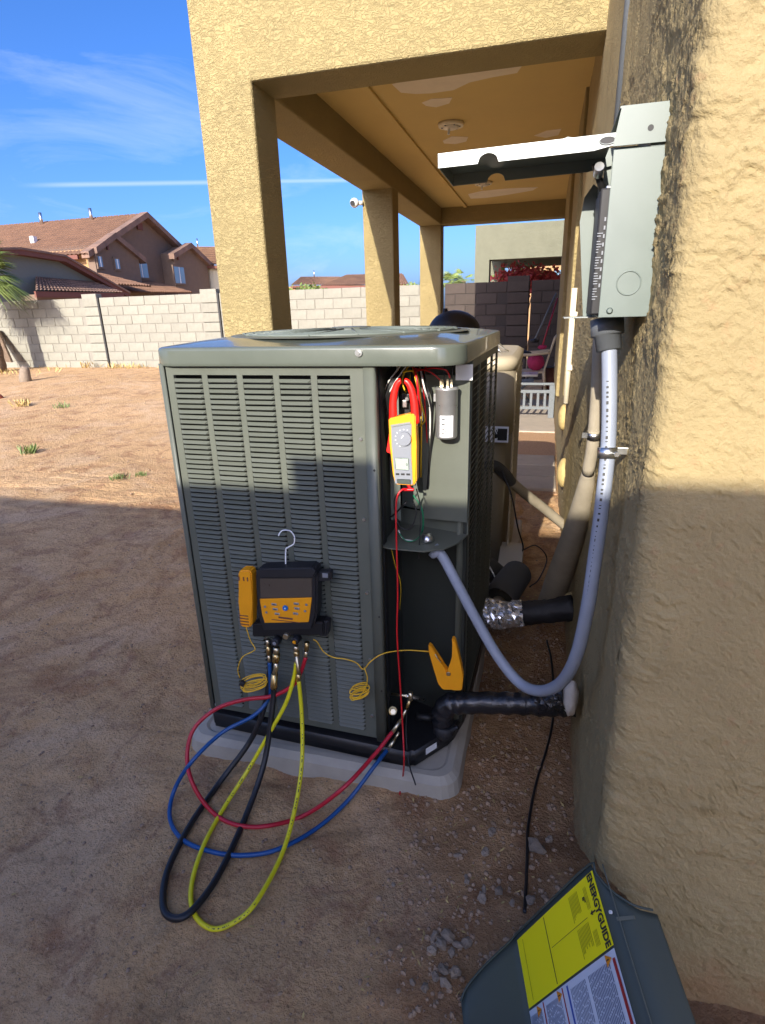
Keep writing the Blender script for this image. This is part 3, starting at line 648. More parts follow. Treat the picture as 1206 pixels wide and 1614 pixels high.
# ------------------------------------------------------------------ plants
def fan_leaf(b, base, dirv, L_, n=16, spread=2.6, droop=.25, w_=.03):
    dirv = dirv.normalized(); side = dirv.cross(Vector((0, 0, 1))).normalized(); upv = side.cross(dirv)
    for k in range(n):
        a = (k/(n-1)-.5)*spread; d = dirv*math.cos(a)+side*math.sin(a); l_ = L_*(.75+.25*math.cos(a))*random.uniform(.9, 1.05)
        wv = (dirv*-math.sin(a)+side*math.cos(a))*w_
        p0 = base; p1 = base+d*l_*.5-upv*.02*0; p2 = base+d*l_-Vector((0, 0, droop*l_*random.uniform(.5, 1.2)))
        ridge = upv*w_*.35
        b.quad(p0-wv*.2, p0+wv*.2, p1+wv-ridge, p1+ridge); b.quad(p0-wv*.2, p1+ridge, p1-wv-ridge, p0-wv*.3)
        b.quad(p1+wv-ridge, p2, p1+ridge); b.quad(p1+ridge, p2, p1-wv-ridge)
def fan_palm(c, hgt, label, nf=26, Lr=(.55, .8), tr=.16, group=None, trunk_h=None):
    t = thing('fan_palm', label, 'palm', c, 0, group); c = Vector(c)
    pr = []
    for i in range(14): pr.append((c+Vector((.02*math.sin(i*.5), 0, hgt*i/13)), tr*(1.15-.25*i/13)*(1+.10*(i % 2))))
    MB().rings(pr, 12).build('trunk', M_TRUNK, t)
    top = c+Vector((0, 0, hgt)); b = MB(); st = MB()
    for k in range(nf):
        az = random.uniform(0, 6.28); el = random.uniform(-.5, 1.2); d = Vector((math.cos(az)*math.cos(el), math.sin(az)*math.cos(el), math.sin(el)))
        e = top+d*random.uniform(.3, .5); st.cyl(top, e, .012, .008, 5); fan_leaf(b, e, d+Vector((0, 0, -.15)), random.uniform(*Lr), 18, 2.5, .3, .022)
    b.build('crown', M_LEAF, t); st.build('leaf_stalk', M_LEAF, t)
pb = aY(-4, 585, 10.9)
fan_palm((pb.x, 10.9, gz(pb.x, 10.9)), aY(-6, 436, 10.9).z-gz(pb.x, 10.9), 'green fan palm at the left edge in front of the block wall', 44, (.6, .9), .17)
for i, (px, py, Y, lab) in enumerate(((710, 447, 40, 'tiny distant palm left of the pair above the dark block wall'), (731, 445, 38, 'tiny distant palm right of the pair above the dark block wall'), (822, 424, 30, 'yellow green palm seen through the patio opening, left one'), (851, 420, 32, 'yellow green palm seen through the patio opening, right one'))):
    p = aY(px, py-5, Y); fan_palm((p.x, Y, -.1), p.z, lab, 16, (.5, .8), .14)
def bush(name, label, c, rx, ry, rz, m, n, ls, cat='bush', flowers=None):
    t = thing(name, label, cat, (c[0], c[1], 0)); b = MB(); c = Vector(c)
    for k in range(n):
        th = random.uniform(0, 6.28); ph = math.acos(random.uniform(-.7, 1)); rr = random.uniform(.45, 1)*(1+.25*math.sin(th*3+ph*4))
        p = c+Vector((rx*rr*math.sin(ph)*math.cos(th), ry*rr*math.sin(ph)*math.sin(th), rz*rr*math.cos(ph)))
        d1 = Vector((random.gauss(0, 1), random.gauss(0, 1), random.gauss(0, 1))).normalized(); d2 = d1.cross(Vector((random.gauss(0, 1), 1, random.gauss(0, 1)))).normalized()
        s = ls*random.uniform(.6, 1.3); b.quad(p-d1*s, p-d2*s*.5, p+d1*s, p+d2*s*.5)
    b.build('foliage', m, t)
    s = MB()
    for k in range(6):
        a = k*1.05; s.cyl((c.x, c.y, 0), (c.x+rx*.6*math.cos(a), c.y+ry*.6*math.sin(a), c.z), .03, .012, 6)
    s.build('stem', M_TRUNK, t)
p = aY(818, 434, 17); q = aY(850, 434, 17)
bush('bougainvillea', 'red flowering bush behind the dark block wall seen through the opening', (p.x, 17, p.z-.15), .75, .5, .45, M_BOUG, 900, .07)
bush('bougainvillea', 'red and green flowering bush right of the other behind the dark block wall', (q.x+.15, 17.3, q.z-.2), .6, .5, .4, M_BOUG, 600, .07)
bush('leafy_bush', 'green and yellow bush above the red flowering bushes', ((p.x+q.x)/2, 18.2, p.z-.1), 1.0, .5, .42, M_LEAF, 500, .08)
bush('leafy_bush', 'small green bush top above the pale wall between the posts', (aY(652, 450, 14).x, 14, 1.75), .5, .4, .22, M_LEAF, 220, .05)
p_ = aY(485, 452, 15); bush('leafy_bush', 'low green bush top peeking over the pale wall beside the front post', (p_.x, 15, p_.z-.12), .5, .4, .2, M_LEAF, 240, .06)
def weed(px, py, n, h_, label, m=M_LEAFW, wide=.05):
    p = aZ(px, py, .0); p.z = gz(p.x, p.y); 
    for _ in range(3): p = aZ(px, py, p.z); p.z = gz(p.x, p.y)
    b = MB()
    for k in range(n):
        a = random.uniform(0, 6.28); r_ = random.uniform(0, wide); q = p+Vector((r_*math.cos(a), r_*math.sin(a), 0)); tp = q+Vector((random.gauss(0, h_*.4), random.gauss(0, h_*.4), h_*random.uniform(.5, 1)))
        s = Vector((math.cos(a), math.sin(a), 0))*h_*.10; b.quad(q-s*.5, q+s*.5, q.lerp(tp, .6)+s, tp); 
    o = tag(b.build('weed' if m is M_LEAFW else 'dry_grass', m), label, 'weed' if m is M_LEAFW else 'grass', 'weeds in the yard')
    if n > 100: o['kind'] = 'stuff'
weed(190, 755, 60, .06, 'larger pair of green weeds in the dirt left of the condenser', wide=.09); weed(222, 750, 40, .05, 'green weed nearest the condenser in the sunlit dirt', wide=.06)
weed(45, 716, 36, .12, 'yellowish weed in the dirt at the far left', wide=.08); weed(35, 640, 40, .14, 'weed beside the terracotta ball', M_DRY, .12); weed(95, 643, 30, .12, 'small green weed in the sunlit dirt farther back', wide=.12)
weed(152, 578, 90, .2, 'tuft of dry grass at the foot of the block wall by the dark joint', M_DRY, .35); weed(187, 580, 60, .15, 'tuft of dry grass right of the dark joint', M_DRY, .4)
weed(225, 580, 50, .13, 'thin dry grass at the wall foot near the condenser', M_DRY, .4); weed(8, 590, 140, .14, 'dry grass patch at the far left by the wall', M_DRY, 1.6)

# ------------------------------------------------------------------ things standing in the yard
t = thing('tree_stump', 'short pale stump standing in the dirt in front of the block wall', 'stump', aZ(42, 606, .12))
s0 = aZ(42, 606, .14); MB().rings([(s0+Vector((.0, 0, -.05)), .12), (s0+Vector((0, 0, .15)), .11), (s0+Vector((.04, 0, .30)), .09), (s0+Vector((.07, 0, .36)), .05)], 10).build('trunk', M_ROCK, t)
s1 = aZ(-3, 640, .0); b_ = MB().sphere((s1.x, s1.y, .10), .12, 3, noise=.0); tag(b_.build('ball', M_TERRA, None, True), 'terracotta coloured ball at the left edge of the dirt yard', 'ball')
p0 = aY(-4, 520, 11.85); p1 = aY(18, 571, 11.5)
tag(MB().prism([p0, p1, p1+Vector((-.34, .1, 0)), p0+Vector((-.18, .1, 0))], (0, .06, .0)).build('leaning_board', M_TRUNK), 'dark weathered board leaning on the block wall at the left edge', 'board')

# ------------------------------------------------------------------ bench, chair, mops
def bench():
    Y = 7.6; t = thing('slatted_bench', 'grey painted low bench with slatted end, standing on the patio', 'bench', (-.1, Y, 0))
    x0, x1 = -.62, aY(880, 604, Y).x; zt = .455
    MB().bx(x0, x1, Y, Y+.035, zt-.03, zt, .004).build('top_rail', M_GRAYW, t)
    MB().bx(x0, x1-.02, Y+.005, Y+.03, zt-.13, zt-.09, .003).build('rail', M_GRAYW, t); MB().bx(x0, x1-.08, Y+.005, Y+.03, .12, .155, .003).build('rail', M_GRAYW, t)
    for xx in (x0+.02, x1-.10): MB().bx(xx, xx+.07, Y-.004, Y+.04, 0.012, zt-.031, .004).build('leg', M_GRAYW, t)
    k = x0+.13
    while k < x1-.13: MB().bx(k, k+.03, Y+.01, Y+.025, .15, zt-.12).build('slat', M_GRAYW, t); k += .085
    for i in range(5): MB().bx(x0, x1-.3, Y+.06+i*.075, Y+.12+i*.075, zt-.02, zt, .003).build('seat_board', M_GRAYW, t)
bench()
def folding_table():
    t = thing('folding_stool', 'small pale folding stool between the bench and the chair', 'stool', (-.25, 8.5, 0)); b = MB()
    p = aY(815, 590, 8.5); q = aY(848, 592, 8.5)
    MB().bx(-.75, q.x, 8.4, 8.75, p.z-.02, p.z+.01, .005).build('top', M_CHROME, t)
    for s in (0, .3): b.cyl((q.x-.06, 8.42+s, p.z-.02), (q.x-.42, 8.42+s, .012), .011, seg=8); b.cyl((q.x-.42, 8.44+s, p.z-.02), (q.x-.06, 8.44+s, .012), .011, seg=8)
    b.build('leg', M_GRAYW, t)
folding_table()
def chair():
    Y = 9.3; t = thing('patio_chair', 'beige resin garden armchair with magenta bags on its seat, back to the wall', 'chair', (-.1, Y, 0))
    P = lambda x, y, YY=Y: aY(x, y, YY)
    sz = .42
    xl, xr = -.52, .02
    MB().bx(xl+.05, xr, Y, Y+.46, sz-.03, sz, .012).build('seat', M_CHAIR, t)
    for (x, y, dx, dy) in ((xl+.05, Y+.02, -.05, -.03), (xl+.05, Y+.44, -.05, .04), (xr-.02, Y+.02, .05, -.03), (xr-.02, Y+.44, .05, .04)):
        MB().rings([((x, y, sz-.01), .026), ((x+dx, y+dy, .012), .018)], 8).build('leg', M_CHAIR, t)
    # back on the right, leaning to the wall
    MB().prism([(xr-.03, Y+.02, sz-.02), (xr-.03, Y+.44, sz-.02), (xr+.10, Y+.40, .90), (xr+.13, Y+.23, .95), (xr+.10, Y+.06, .90)], (.02, 0, 0)).build('backrest', M_CHAIR, t)
    for y in (Y-.01, Y+.45):
        MB().tube([(xl+.03, y, sz-.03), (xl+.0, y, .60), (xl+.06, y, .665), (xl+.3, y, .67), (xr+.06, y, .70)], .022, 8).build('armrest', M_CHAIR, t)
chair()
p = aY(845, 565, 9.45); tag(MB().sphere((p.x, 9.5, .54), .13, 3, (1.0, .9, 1.0), .06).build('bag', M_PINK, None, True), 'magenta bag slumped on the seat of the garden armchair', 'bag')
p = aY(833, 545, 9.6); tag(MB().sphere((p.x-.05, 9.65, .66), .08, 3, (1.3, .8, .6), .08).build('bag', M_CHARC, None, True), 'small black bag on the armchair beside the magenta one', 'bag')
def mop(p0, p1, m, label, headm):
    t = thing('mop', label, 'mop', p0); p0, p1 = Vector(p0), Vector(p1)
    MB().cyl(p0, p1, .013, seg=10).build('handle', m, t)
    b = MB(); b.sphere(p0+Vector((0, 0, -.02)), .05, 2, (1.4, .8, .7), .12); b.build('head', headm, t)
mop(aY(843, 535, 9.5), aY(877, 462, 9.9), M_GRAYW, 'grey handled mop leaning over the garden chair against the house wall', M_CHARC)
mop(aY(855, 545, 9.4), aY(879, 470, 9.8), M_POLER, 'dark red handled broom leaning over the garden chair', M_PINK)
p = aY(866, 590, 9.9); t = thing('bucket', 'dark rust coloured bucket on the patio right of the garden chair', 'bucket', (p.x, 9.9, 0))
MB().rings([((p.x, 9.9, .012), .10), ((p.x, 9.9, .42), .13)], 14).build('body', M_FASCIA, t); MB().cyl((p.x, 9.9, .42), (p.x, 9.9, .435), .137, seg=14).build('rim', M_CHARC, t)
# covered grill behind the condenser
p = aY(716, 508, 7.0); t = thing('kettle_grill', 'round black covered grill on the patio, its domed top showing behind the condenser', 'grill', (p.x, 7., 0))
MB().sphere((p.x, 7.0, p.z-.09), .30, 3, (1, 1, .75)).build('lid', M_CHARC, t, True)
MB().rings([((p.x, 7, p.z-.1), .305), ((p.x, 7, p.z-.3), .26), ((p.x, 7, p.z-.42), .10)], 20).build('bowl', M_CHARC, t)
pq = aY(702, 486, 7.0); MB().rings([((pq.x, 7, p.z+.05), .045), ((pq.x, 7, pq.z), .025)], 10).build('chimney', M_CHARC, t)
for k in range(3):
    a = k*2.09+.3; MB().cyl((p.x+.15*math.cos(a), 7+.15*math.sin(a), p.z-.3), (p.x+.3*math.cos(a), 7+.3*math.sin(a), 0), .014, seg=8).build('leg', M_CHARC, t)
#@@PART2
# ------------------------------------------------------------------ condenser (front unit)
UX0, UX1, UY0, UY1 = -1.025, -.198, 1.38, 2.25
ZT = 1.252
def unit_pad():
    t = thing('equipment_pad', 'pale composite pad with rounded corners under the nearest condenser', 'pad', (-.62, 1.8, 0))
    b = MB(); out = []; x0, x1, y0, y1, r = -1.062, -.192, 1.340, 2.33, .05
    def rr(x0, x1, y0, y1, r, z, n=5):
        P = []
        for cx, cy, a0 in ((x1-r, y0+r, -90), (x1-r, y1-r, 0), (x0+r, y1-r, 90), (x0+r, y0+r, 180)):
            for k in range(n+1): a = R(a0+90*k/n); P.append((cx+r*math.cos(a), cy+r*math.sin(a), z))
        return P
    loops = [rr(x0-.03, x1+.03, y0-.03, y1+.03, r+.02, -.03), rr(x0-.02, x1+.02, y0-.02, y1+.02, r+.015, .035), rr(x0, x1, y0, y1, r, .052), rr(x0+.02, x1-.02, y0+.02, y1-.02, r, .052), rr(x0+.028, x1-.028, y0+.028, y1-.028, r, .045)]
    prev = None
    for lp in loops:
        vs = [b.bm.verts.new(p) for p in lp]
        if prev:
            for i in range(len(vs)): b.bm.faces.new((prev[i], prev[(i+1) % len(vs)], vs[(i+1) % len(vs)], vs[i]))
        prev = vs
    b.bm.faces.new(prev); b.build('slab', M_PAD, t); return rr
rr = unit_pad()
def loft(loops, cap0=True, cap1=True):
    b = MB(); prev = None; first = None
    for lp in loops:
        vs = [b.bm.verts.new(p) for p in lp]
        if prev:
            for i in range(len(vs)):
                f = b.bm.faces.new((prev[i], prev[(i+1) % len(vs)], vs[(i+1) % len(vs)], vs[i])); f.smooth = True
        else: first = vs
        prev = vs
    if cap0: b.bm.faces.new(first[::-1])
    if cap1: b.bm.faces.new(prev)
    return b
def condenser():
    t = thing('air_conditioner', 'grey green louvered air conditioner condenser with its corner panel removed, nearest the camera', 'air conditioner', (-.417, 1.38, 0), R(-1.6), 'outdoor air conditioner units')
    U = M_UNIT
    def B(b, name, m, par=None, sm=False): return b.build(name, m, par or t, sm, M=PM[t.name])
    # base pan with chamfered corner
    pan = [(-1.015, 1.372), (-.312, 1.362), (-.215, 1.50), (-.19, 1.62), (-.19, 2.25), (-1.015, 2.25)]
    o = loft([[(x, y, .052) for x, y in pan], [(x+(-.0), y, .108) for x, y in pan]]); bmesh.ops.bevel(o.bm, geom=[e for e in o.bm.edges if abs(e.verts[0].co.z-e.verts[1].co.z) > .02], offset=.012, segments=3, affect='EDGES')
    B(o, 'base_pan', M_BASE)
    B(MB().bx(-.300, -.262, 1.425, 1.428, .068, .085).box((0, 0, -5), (.001, .001, .001)), 'stub', M_BASE) if False else None
    # top cover: lip, shoulder, deck, raised ring
    X0, X1, Y0, Y1 = -1.040, -.182, 1.368, 2.26
    L_ = [rr(X0, X1, Y0, Y1, .075, 1.243, 8), rr(X0-.002, X1+.002, Y0-.002, Y1+.002, .077, 1.247, 8), rr(X0-.002, X1+.002, Y0-.002, Y1+.002, .077, 1.252, 8), rr(X0-.001, X1+.001, Y0-.001, Y1+.001, .076, 1.282, 8), rr(X0+.0, X1-.0, Y0+.0, Y1-.0, .076, 1.2865, 8), rr(X0+.003, X1-.003, Y0+.003, Y1-.003, .074, 1.2895, 8), rr(X0+.008, X1-.008, Y0+.008, Y1-.008, .072, 1.291, 8),
          rr(X0+.016, X1-.016, Y0+.016, Y1-.016, .07, 1.2922, 8), rr(X0+.055, X1-.055, Y0+.07, Y1-.055, .12, 1.300, 8), rr(X0+.09, X1-.09, Y0+.12, Y1-.09, .2, 1.307, 8)]
    o = loft(L_, False, True); B(o, 'top_cover', M_TOPC, None, False)
    bpy.context.view_layer.update()
    cx, cy = (X0+X1)/2, (Y0+Y1)/2
    g = MB()   # fan grille: concentric rings proud of the deck
    for r in (.33, .305, .28, .255, .23, .205, .18, .155, .13, .105, .08):
        P = [(Vector((cx+r*math.cos(a), cy+r*math.sin(a), 1.3115+.004*(1-r/.33))), .0032) for a in [k*2*math.pi/56 for k in range(57)]]
        g.rings(P, 5, False)
    for k in range(16):
        a = k*math.pi/8; g.cyl((cx+.07*math.cos(a), cy+.07*math.sin(a), 1.319), (cx+.34*math.cos(a), cy+.34*math.sin(a), 1.312), .003, seg=5)
    gr = B(g, 'fan_grille', M_UNITD)
    B(MB().rings([(Vector((cx, cy, 1.3065)), .375), (Vector((cx, cy, 1.3095)), .365), (Vector((cx, cy, 1.310)), .348), (Vector((cx, cy, 1.3075)), .34)], 56, False), 'grille_ring', U)
    B(MB().cyl((cx, cy, 1.314), (cx, cy, 1.324), .075, .06, 32), 'grille_hub', U)
    B(MB().cyl((cx, cy, 1.3072), (cx, cy, 1.3085), .335, seg=40), 'fan_opening', M_COIL)
    # front louver panel: frame strips and slats
    y = UY0+.004; xL, xR, zB, zTp = -1.0, -.43, .118, 1.247
    cols = []; m_ = .022; gap = .017; wcol = (xR-xL-2*m_-.012-4*gap)/5; x = xL+m_
    for i in range(5): cols.append((x, x+wcol)); x += wcol+gap
    f = MB(); th = .0022
    f.bx(xL, cols[0][0], y, y+th, zB, zTp); f.bx(cols[4][1], xR, y, y+th, zB, zTp)
    for i in range(4): f.bx(cols[i][1], cols[i+1][0], y, y+th, zB+.024, zTp-.028)
    f.bx(cols[0][0]-.0, cols[4][1], y, y+th, zTp-.028, zTp); f.bx(cols[0][0], cols[4][1], y, y+th, zB, zB+.024)
    pan_ = B(f, 'louver_panel', U)
    for xx in (xR-.012,):
        for z in (1.06, .84, .62, .40, .2): 
            p = MB().cyl((xx, y-.004, z), (xx, y+.001, z), .0045, seg=10); B(p, 'screw', M_CHROME, pan_)
    # coil behind
    B(MB().bx(UX0+.02, UX1-.2, y+.035, y+.06, .11, 1.24), 'front_coil', M_COIL)
    B(MB().bx(UX0+.02, UX0+.04, y+.06, UY1-.03, .11, 1.24), 'side_coil', M_COIL)
    B(MB().bx(UX1-.05, UX1-.03, 1.62, UY1-.03, .11, 1.24), 'side_coil', M_COIL)
    B(MB().bx(UX0+.02, UX1-.03, UY1-.05, UY1-.03, .11, 1.24), 'rear_coil', M_COIL)
    # slats
    npitch = 75; pitch = (zTp-.032-zB-.026)/npitch; wd = wcol
    def slat_bm():
        b = MB(); h = pitch*.60; w2 = wd/2; e = .006; v = [(-w2, 0, h), (w2, 0, h), (w2-e, -.0078, .0010), (-w2+e, -.0078, .0010), (w2-e, -.0066, -.0004), (-w2+e, -.0066, -.0004), (-w2, .0004, .0), (w2, .0004, .0)]
        vv = [b.bm.verts.new(p) for p in v]
        for q in ((0, 1, 2, 3), (3, 2, 4, 5), (0, 3, 5, 6), (1, 7, 4, 2)): b.bm.faces.new([vv[i] for i in q])
        return b
    me = bpy.data.meshes.new('slat'); sb = slat_bm(); sb.bm.to_mesh(me); sb.bm.free(); me.materials.append(U)
    off = Vector((-.417, 1.38, 0)); rest = MB()
    for r in range(npitch):
        z = zTp-.032-pitch*(r+1)
        for c0, c1 in cols:
            jit = random.uniform(-.0004, .0004)
            if r < 60:
                o = bpy.data.objects.new('slat', me); COL.objects.link(o); o.parent = t; o.location = Vector(((c0+c1)/2, y+.0005+jit, z))-off; o.rotation_euler = (random.uniform(-.08, .08), random.gauss(0, .004), 0)
            else:
                n0 = len(rest.bm.verts); rest.bm.from_mesh(me); rest.bm.verts.ensure_lookup_table()
                for v in rest.bm.verts[n0:]: v.co += Vector(((c0+c1)/2, y+.0005, z))
    o = B(rest, 'lower_slats', U); o['kind'] = 'stuff'
    # corner posts
    def post(pl, name='corner_post', m=U, z0=.11, z1=1.248):
        return B(loft([[(x, y_, z0) for x, y_ in pl], [(x, y_, z1) for x, y_ in pl]]), name, m)
    post([(-1.003, 1.384), (-1.003, 1.379), (-1.016, 1.381), (-1.026, 1.390), (-1.029, 1.42), (-1.029, 1.50), (-1.025, 1.50), (-1.023, 1.42), (-1.018, 1.392)])
    pr_ = post([(-.428, 1.384), (-.428, 1.3785), (-.403, 1.3785), (-.3985, 1.382), (-.3985, 1.405), (-.402, 1.405), (-.402, 1.384)])
    for z in (.98, .55, .30): B(MB().cyl((-.407, 1.3785, z), (-.407, 1.377, z), .003, seg=8), 'screw_hole', M_DARK, pr_)
    # left + right + rear guards of slats
    def guard(yA, yB, x, name, sgn):
        b = MB(); nb = 4
        ys = [yA+(yB-yA)*k/nb for k in range(nb+1)]
        for yy in ys: b.bx(x-.003, x+.003, yy-.012, yy+.012, .11, 1.246)
        b.bx(x-.0025, x+.0025, yA, yB, 1.215, 1.245); b.bx(x-.0025, x+.0025, yA, yB, .11, .14)
        B(b, name, U)
        b = MB(); z = .15
        while z < 1.21:
            b.box((x+sgn*.003, (yA+yB)/2, z), (.0015, yB-yA-.02, .0105), Euler((0, R(38)*sgn, 0))); z += .019
        o = B(b, 'side_slats', U); o['kind'] = 'stuff'
    guard(1.60, 2.22, UX1+.004, 'right_guard', 1); guard(1.50, 2.22, UX0, 'left_guard', -1)
    post([(UX1+.006, 1.61), (UX1+.006, 1.565), (UX1-.004, 1.545), (UX1-.018, 1.535), (UX1-.018, 1.55), (UX1-.004, 1.56), (UX1-.0, 1.61)])
    # compartment: control plate, side wall, roof, lower compressor cover, shelf
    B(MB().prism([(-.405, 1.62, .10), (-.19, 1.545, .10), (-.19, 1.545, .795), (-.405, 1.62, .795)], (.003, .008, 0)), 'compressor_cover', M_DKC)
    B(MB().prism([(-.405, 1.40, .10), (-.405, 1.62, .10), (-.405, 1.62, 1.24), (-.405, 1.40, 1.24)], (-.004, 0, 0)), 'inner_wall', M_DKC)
    cp = [(-.312, 1.535, .80), (-.186, 1.525, .80), (-.186, 1.525, 1.205), (-.325, 1.535, 1.205)]
    B(MB().prism(cp, (0, .006, 0)), 'control_plate', U)
    B(MB().prism([(-.402, 1.63, .80), (-.186, 1.56, .80), (-.186, 1.56, 1.24), (-.402, 1.63, 1.24)], (0, .006, 0)), 'control_box_back', M_UNITD)
    B(MB().prism([(-.40, 1.50, .80), (-.372, 1.50, .80), (-.372, 1.50, 1.19), (-.40, 1.50, 1.19)], (0, .004, 0)), 'side_flange', M_UNITD)
    sh = [aY(597, 852, 1.415), aY(612, 866, 1.40), aY(668, 868, 1.40), aY(700, 858, 1.43), aY(722, 832, 1.48)]
    zz = .752; sp = [(p.x, p.y, zz) for p in sh]+[(-.185, 1.55, zz), (-.402, 1.60, zz)]
    B(MB().prism(sp, (0, 0, .004)), 'wiring_shelf', U)
    B(MB().prism([(-.402, 1.605, zz), (-.185, 1.545, zz), (-.185, 1.545, zz+.05), (-.402, 1.605, zz+.05)], (0, .003, 0)), 'shelf_flange', U)
    p = aY(566, 556, 1.365); B(MB().cyl(p, p+Vector((0, -.004, 0)), .009, seg=16), 'washer', M_CHROME); B(MB().cyl(p, p+Vector((0, -.007, 0)), .005, seg=6), 'screw', M_CHROME)
    # tiny white label on base pan
    a = Vector((-.312, 1.362, 0)); b_ = Vector((-.215, 1.50, 0)); d = (b_-a).normalized(); nn = Vector((d.y, -d.x, 0))
    q = a+d*.055+Vector((0, 0, .07))+nn*.0015
    B(MB().prism([q, q+d*.045, q+d*.045+Vector((0, 0, .022)), q+Vector((0, 0, .022))], nn*.0008), 'label', M_WHITE)
    # capacitor
    c0 = aY(702, 640, 1.485); zc0, zc1 = aY(702, 692, 1.485).z+.004, aY(702, 606, 1.485).z-.004; r = .0285
    can = B(MB().rings([((c0.x, 1.492, zc0), r*.9), ((c0.x, 1.492, zc0+.004), r), ((c0.x, 1.492, zc1-.010), r), ((c0.x, 1.492, zc1-.009), r*1.06), ((c0.x, 1.492, zc1-.004), r*1.07), ((c0.x, 1.492, zc1-.002), r*.97), ((c0.x, 1.492, zc1-.006), r*.9)], 28), 'capacitor', M_ALU)
    B(MB().cyl((c0.x, 1.492, zc1-.008), (c0.x, 1.492, zc1-.001), r*.75, seg=20), 'terminal_cap', M_CHROME, can)
    for dx, dy in ((-.012, 0), (.012, 0), (0, .012), (.004, -.012), (-.014, -.008)):
        B(MB().box((c0.x+dx, 1.492+dy, zc1+.007), (.005, .0015, .018)), 'terminal', M_BRASSP, can)
    lb = MB(); a0, a1 = -2.0, -.75; n = 8
    for k in range(n):
        t0, t1 = a0+(a1-a0)*k/n, a0+(a1-a0)*(k+1)/n; rr_ = r+.0006
        lb.quad(*[(c0.x+rr_*math.cos(t_), 1.492+rr_*math.sin(t_), z) for t_, z in ((t0, zc0+.006), (t1, zc0+.006), (t1, zc0+.062), (t0, zc0+.062))])
    B(lb, 'label', M_WHITE, can)
    ink = MB()
    for k in range(7):
        t_ = -1.82; z = zc0+.014+k*.0062; rr_ = r+.0011; ln = .45 if k % 2 else .3
        ink.quad(*[(c0.x+rr_*math.cos(u), 1.492+rr_*math.sin(u), zq) for u, zq in ((t_, z), (t_+ln, z), (t_+ln, z+.0028), (t_, z+.0028))])
    o = B(ink, 'label_print', M_BLKW, can); o['kind'] = 'stuff'
    B(MB().bx(c0.x-.034, c0.x-.024, 1.49, 1.524, zc1-.04, zc1-.02), 'strap_bracket', M_CHROME)
    B(MB().bx(aY(715, 600, 1.5).x, aY(742, 600, 1.5).x, 1.515, 1.52, aY(730, 600, 1.5).z, aY(730, 575, 1.5).z), 'wiring_diagram', M_WHITE)
    # wires
    Yw = 1.47
    def W(pix, m, r=.0018, name='wire'):
        pts = [aY(x, y, yy) for x, y, yy in pix]; B(MB().tube(pts, r, 6, 5), name, m)
    for k in range(4):
        j = k*3
        W([(627+j, 585, 1.48), (612+j*.6, 610, 1.45), (600+j, 660, 1.47), (603+j, 720, 1.50), (600+j*2, 780, 1.52), (608+j*2, 820, 1.5)], M_BLKW, .0022)
    W([(633, 572, 1.5), (612, 600, 1.47), (603, 618, 1.5)], M_WHITEW); W([(640, 575, 1.5), (622, 602, 1.45), (608, 630, 1.46), (607, 655, 1.5)], M_WHITEW)
    W([(648, 576, 1.5), (655, 600, 1.44), (664, 640, 1.47), (668, 662, 1.5), (660, 672, 1.52)], M_YELW); W([(628, 590, 1.48), (640, 585, 1.47), (655, 588, 1.46), (661, 618, 1.45), (663, 650, 1.48)], M_YELW, .0022)
    W([(645, 570, 1.5), (655, 590, 1.44), (660, 630, 1.44), (662, 655, 1.46)], M_REDW, .003); W([(652, 585, 1.5), (680, 580, 1.47), (702, 583, 1.47), (708, 595, 1.485)], M_REDW, .0022)
    W([(650, 580, 1.5), (675, 585, 1.47), (690, 596, 1.485), (694, 602, 1.49)], M_REDW, .0018); W([(660, 578, 1.52), (668, 610, 1.45), (676, 640, 1.5), (676, 690, 1.52)], M_WHITEW, .0024)
    W([(664, 580, 1.52), (674, 620, 1.47), (680, 660, 1.5), (676, 720, 1.53), (672, 770, 1.53)], M_BLKW, .003); W([(655, 575, 1.52), (668, 610, 1.47), (675, 640, 1.5)], M_BLKW, .003)
    W([(712, 570, 1.5), (712, 580, 1.49), (711, 596, 1.488)], M_BLKW, .0016); W([(700, 570, 1.5), (699, 590, 1.49), (699, 600, 1.488)], M_BLKW, .0012)
    W([(604, 650, 1.5), (600, 690, 1.48), (606, 740, 1.5), (598, 790, 1.51), (612, 815, 1.5), (640, 790, 1.5)], M_BLKW, .003)
    W([(632, 770, 1.48), (620, 790, 1.48), (628, 828, 1.47), (646, 832, 1.47), (655, 808, 1.48), (650, 790, 1.49)], M_BLKW, .0022)
    W([(650, 780, 1.5), (663, 800, 1.49), (666, 822, 1.49), (664, 838, 1.5)], M_GRNW, .0024); W([(628, 840, 1.45), (640, 852, 1.44), (655, 850, 1.46), (664, 838, 1.5)], M_GRNW, .0016)
    W([(627, 835, 1.46), (634, 848, 1.45), (650, 852, 1.45)], M_WHITEW, .0016); W([(655, 770, 1.5), (662, 800, 1.46), (661, 850, 1.44), (659, 880, 1.44)], M_BLKW, .0018)
    W([(615, 860, 1.45), (622, 890, 1.46), (630, 920, 1.5), (628, 960, 1.55)], M_YELW, .0012)
    for k in range(9):
        x0 = random.uniform(618, 672); W([(x0, 572, 1.53), (x0+random.uniform(-14, 10), 600, 1.50), (x0+random.uniform(-16, 14), 640+random.uniform(-10, 20), 1.51), (x0+random.uniform(-14, 12), 700+random.uniform(0, 60), 1.54)], random.choice((M_BLKW, M_BLKW, M_BLKW, M_WHITEW, M_REDW, M_YELW)), .002)
    # contactor / terminal seen inside
    p = aY(640, 640, 1.50); B(MB().box(p, (.026, .03, .07), None, .003), 'contactor', M_BLKW)
    p = aY(637, 636, 1.47); B(MB().box(p, (.012, .01, .02), None, .002), 'terminal_lug', M_CHROME); p = aY(642, 628, 1.468); B(MB().cyl(p, p+Vector((0, -.01, 0)), .005, seg=8), 'terminal_lug', M_CHROME)
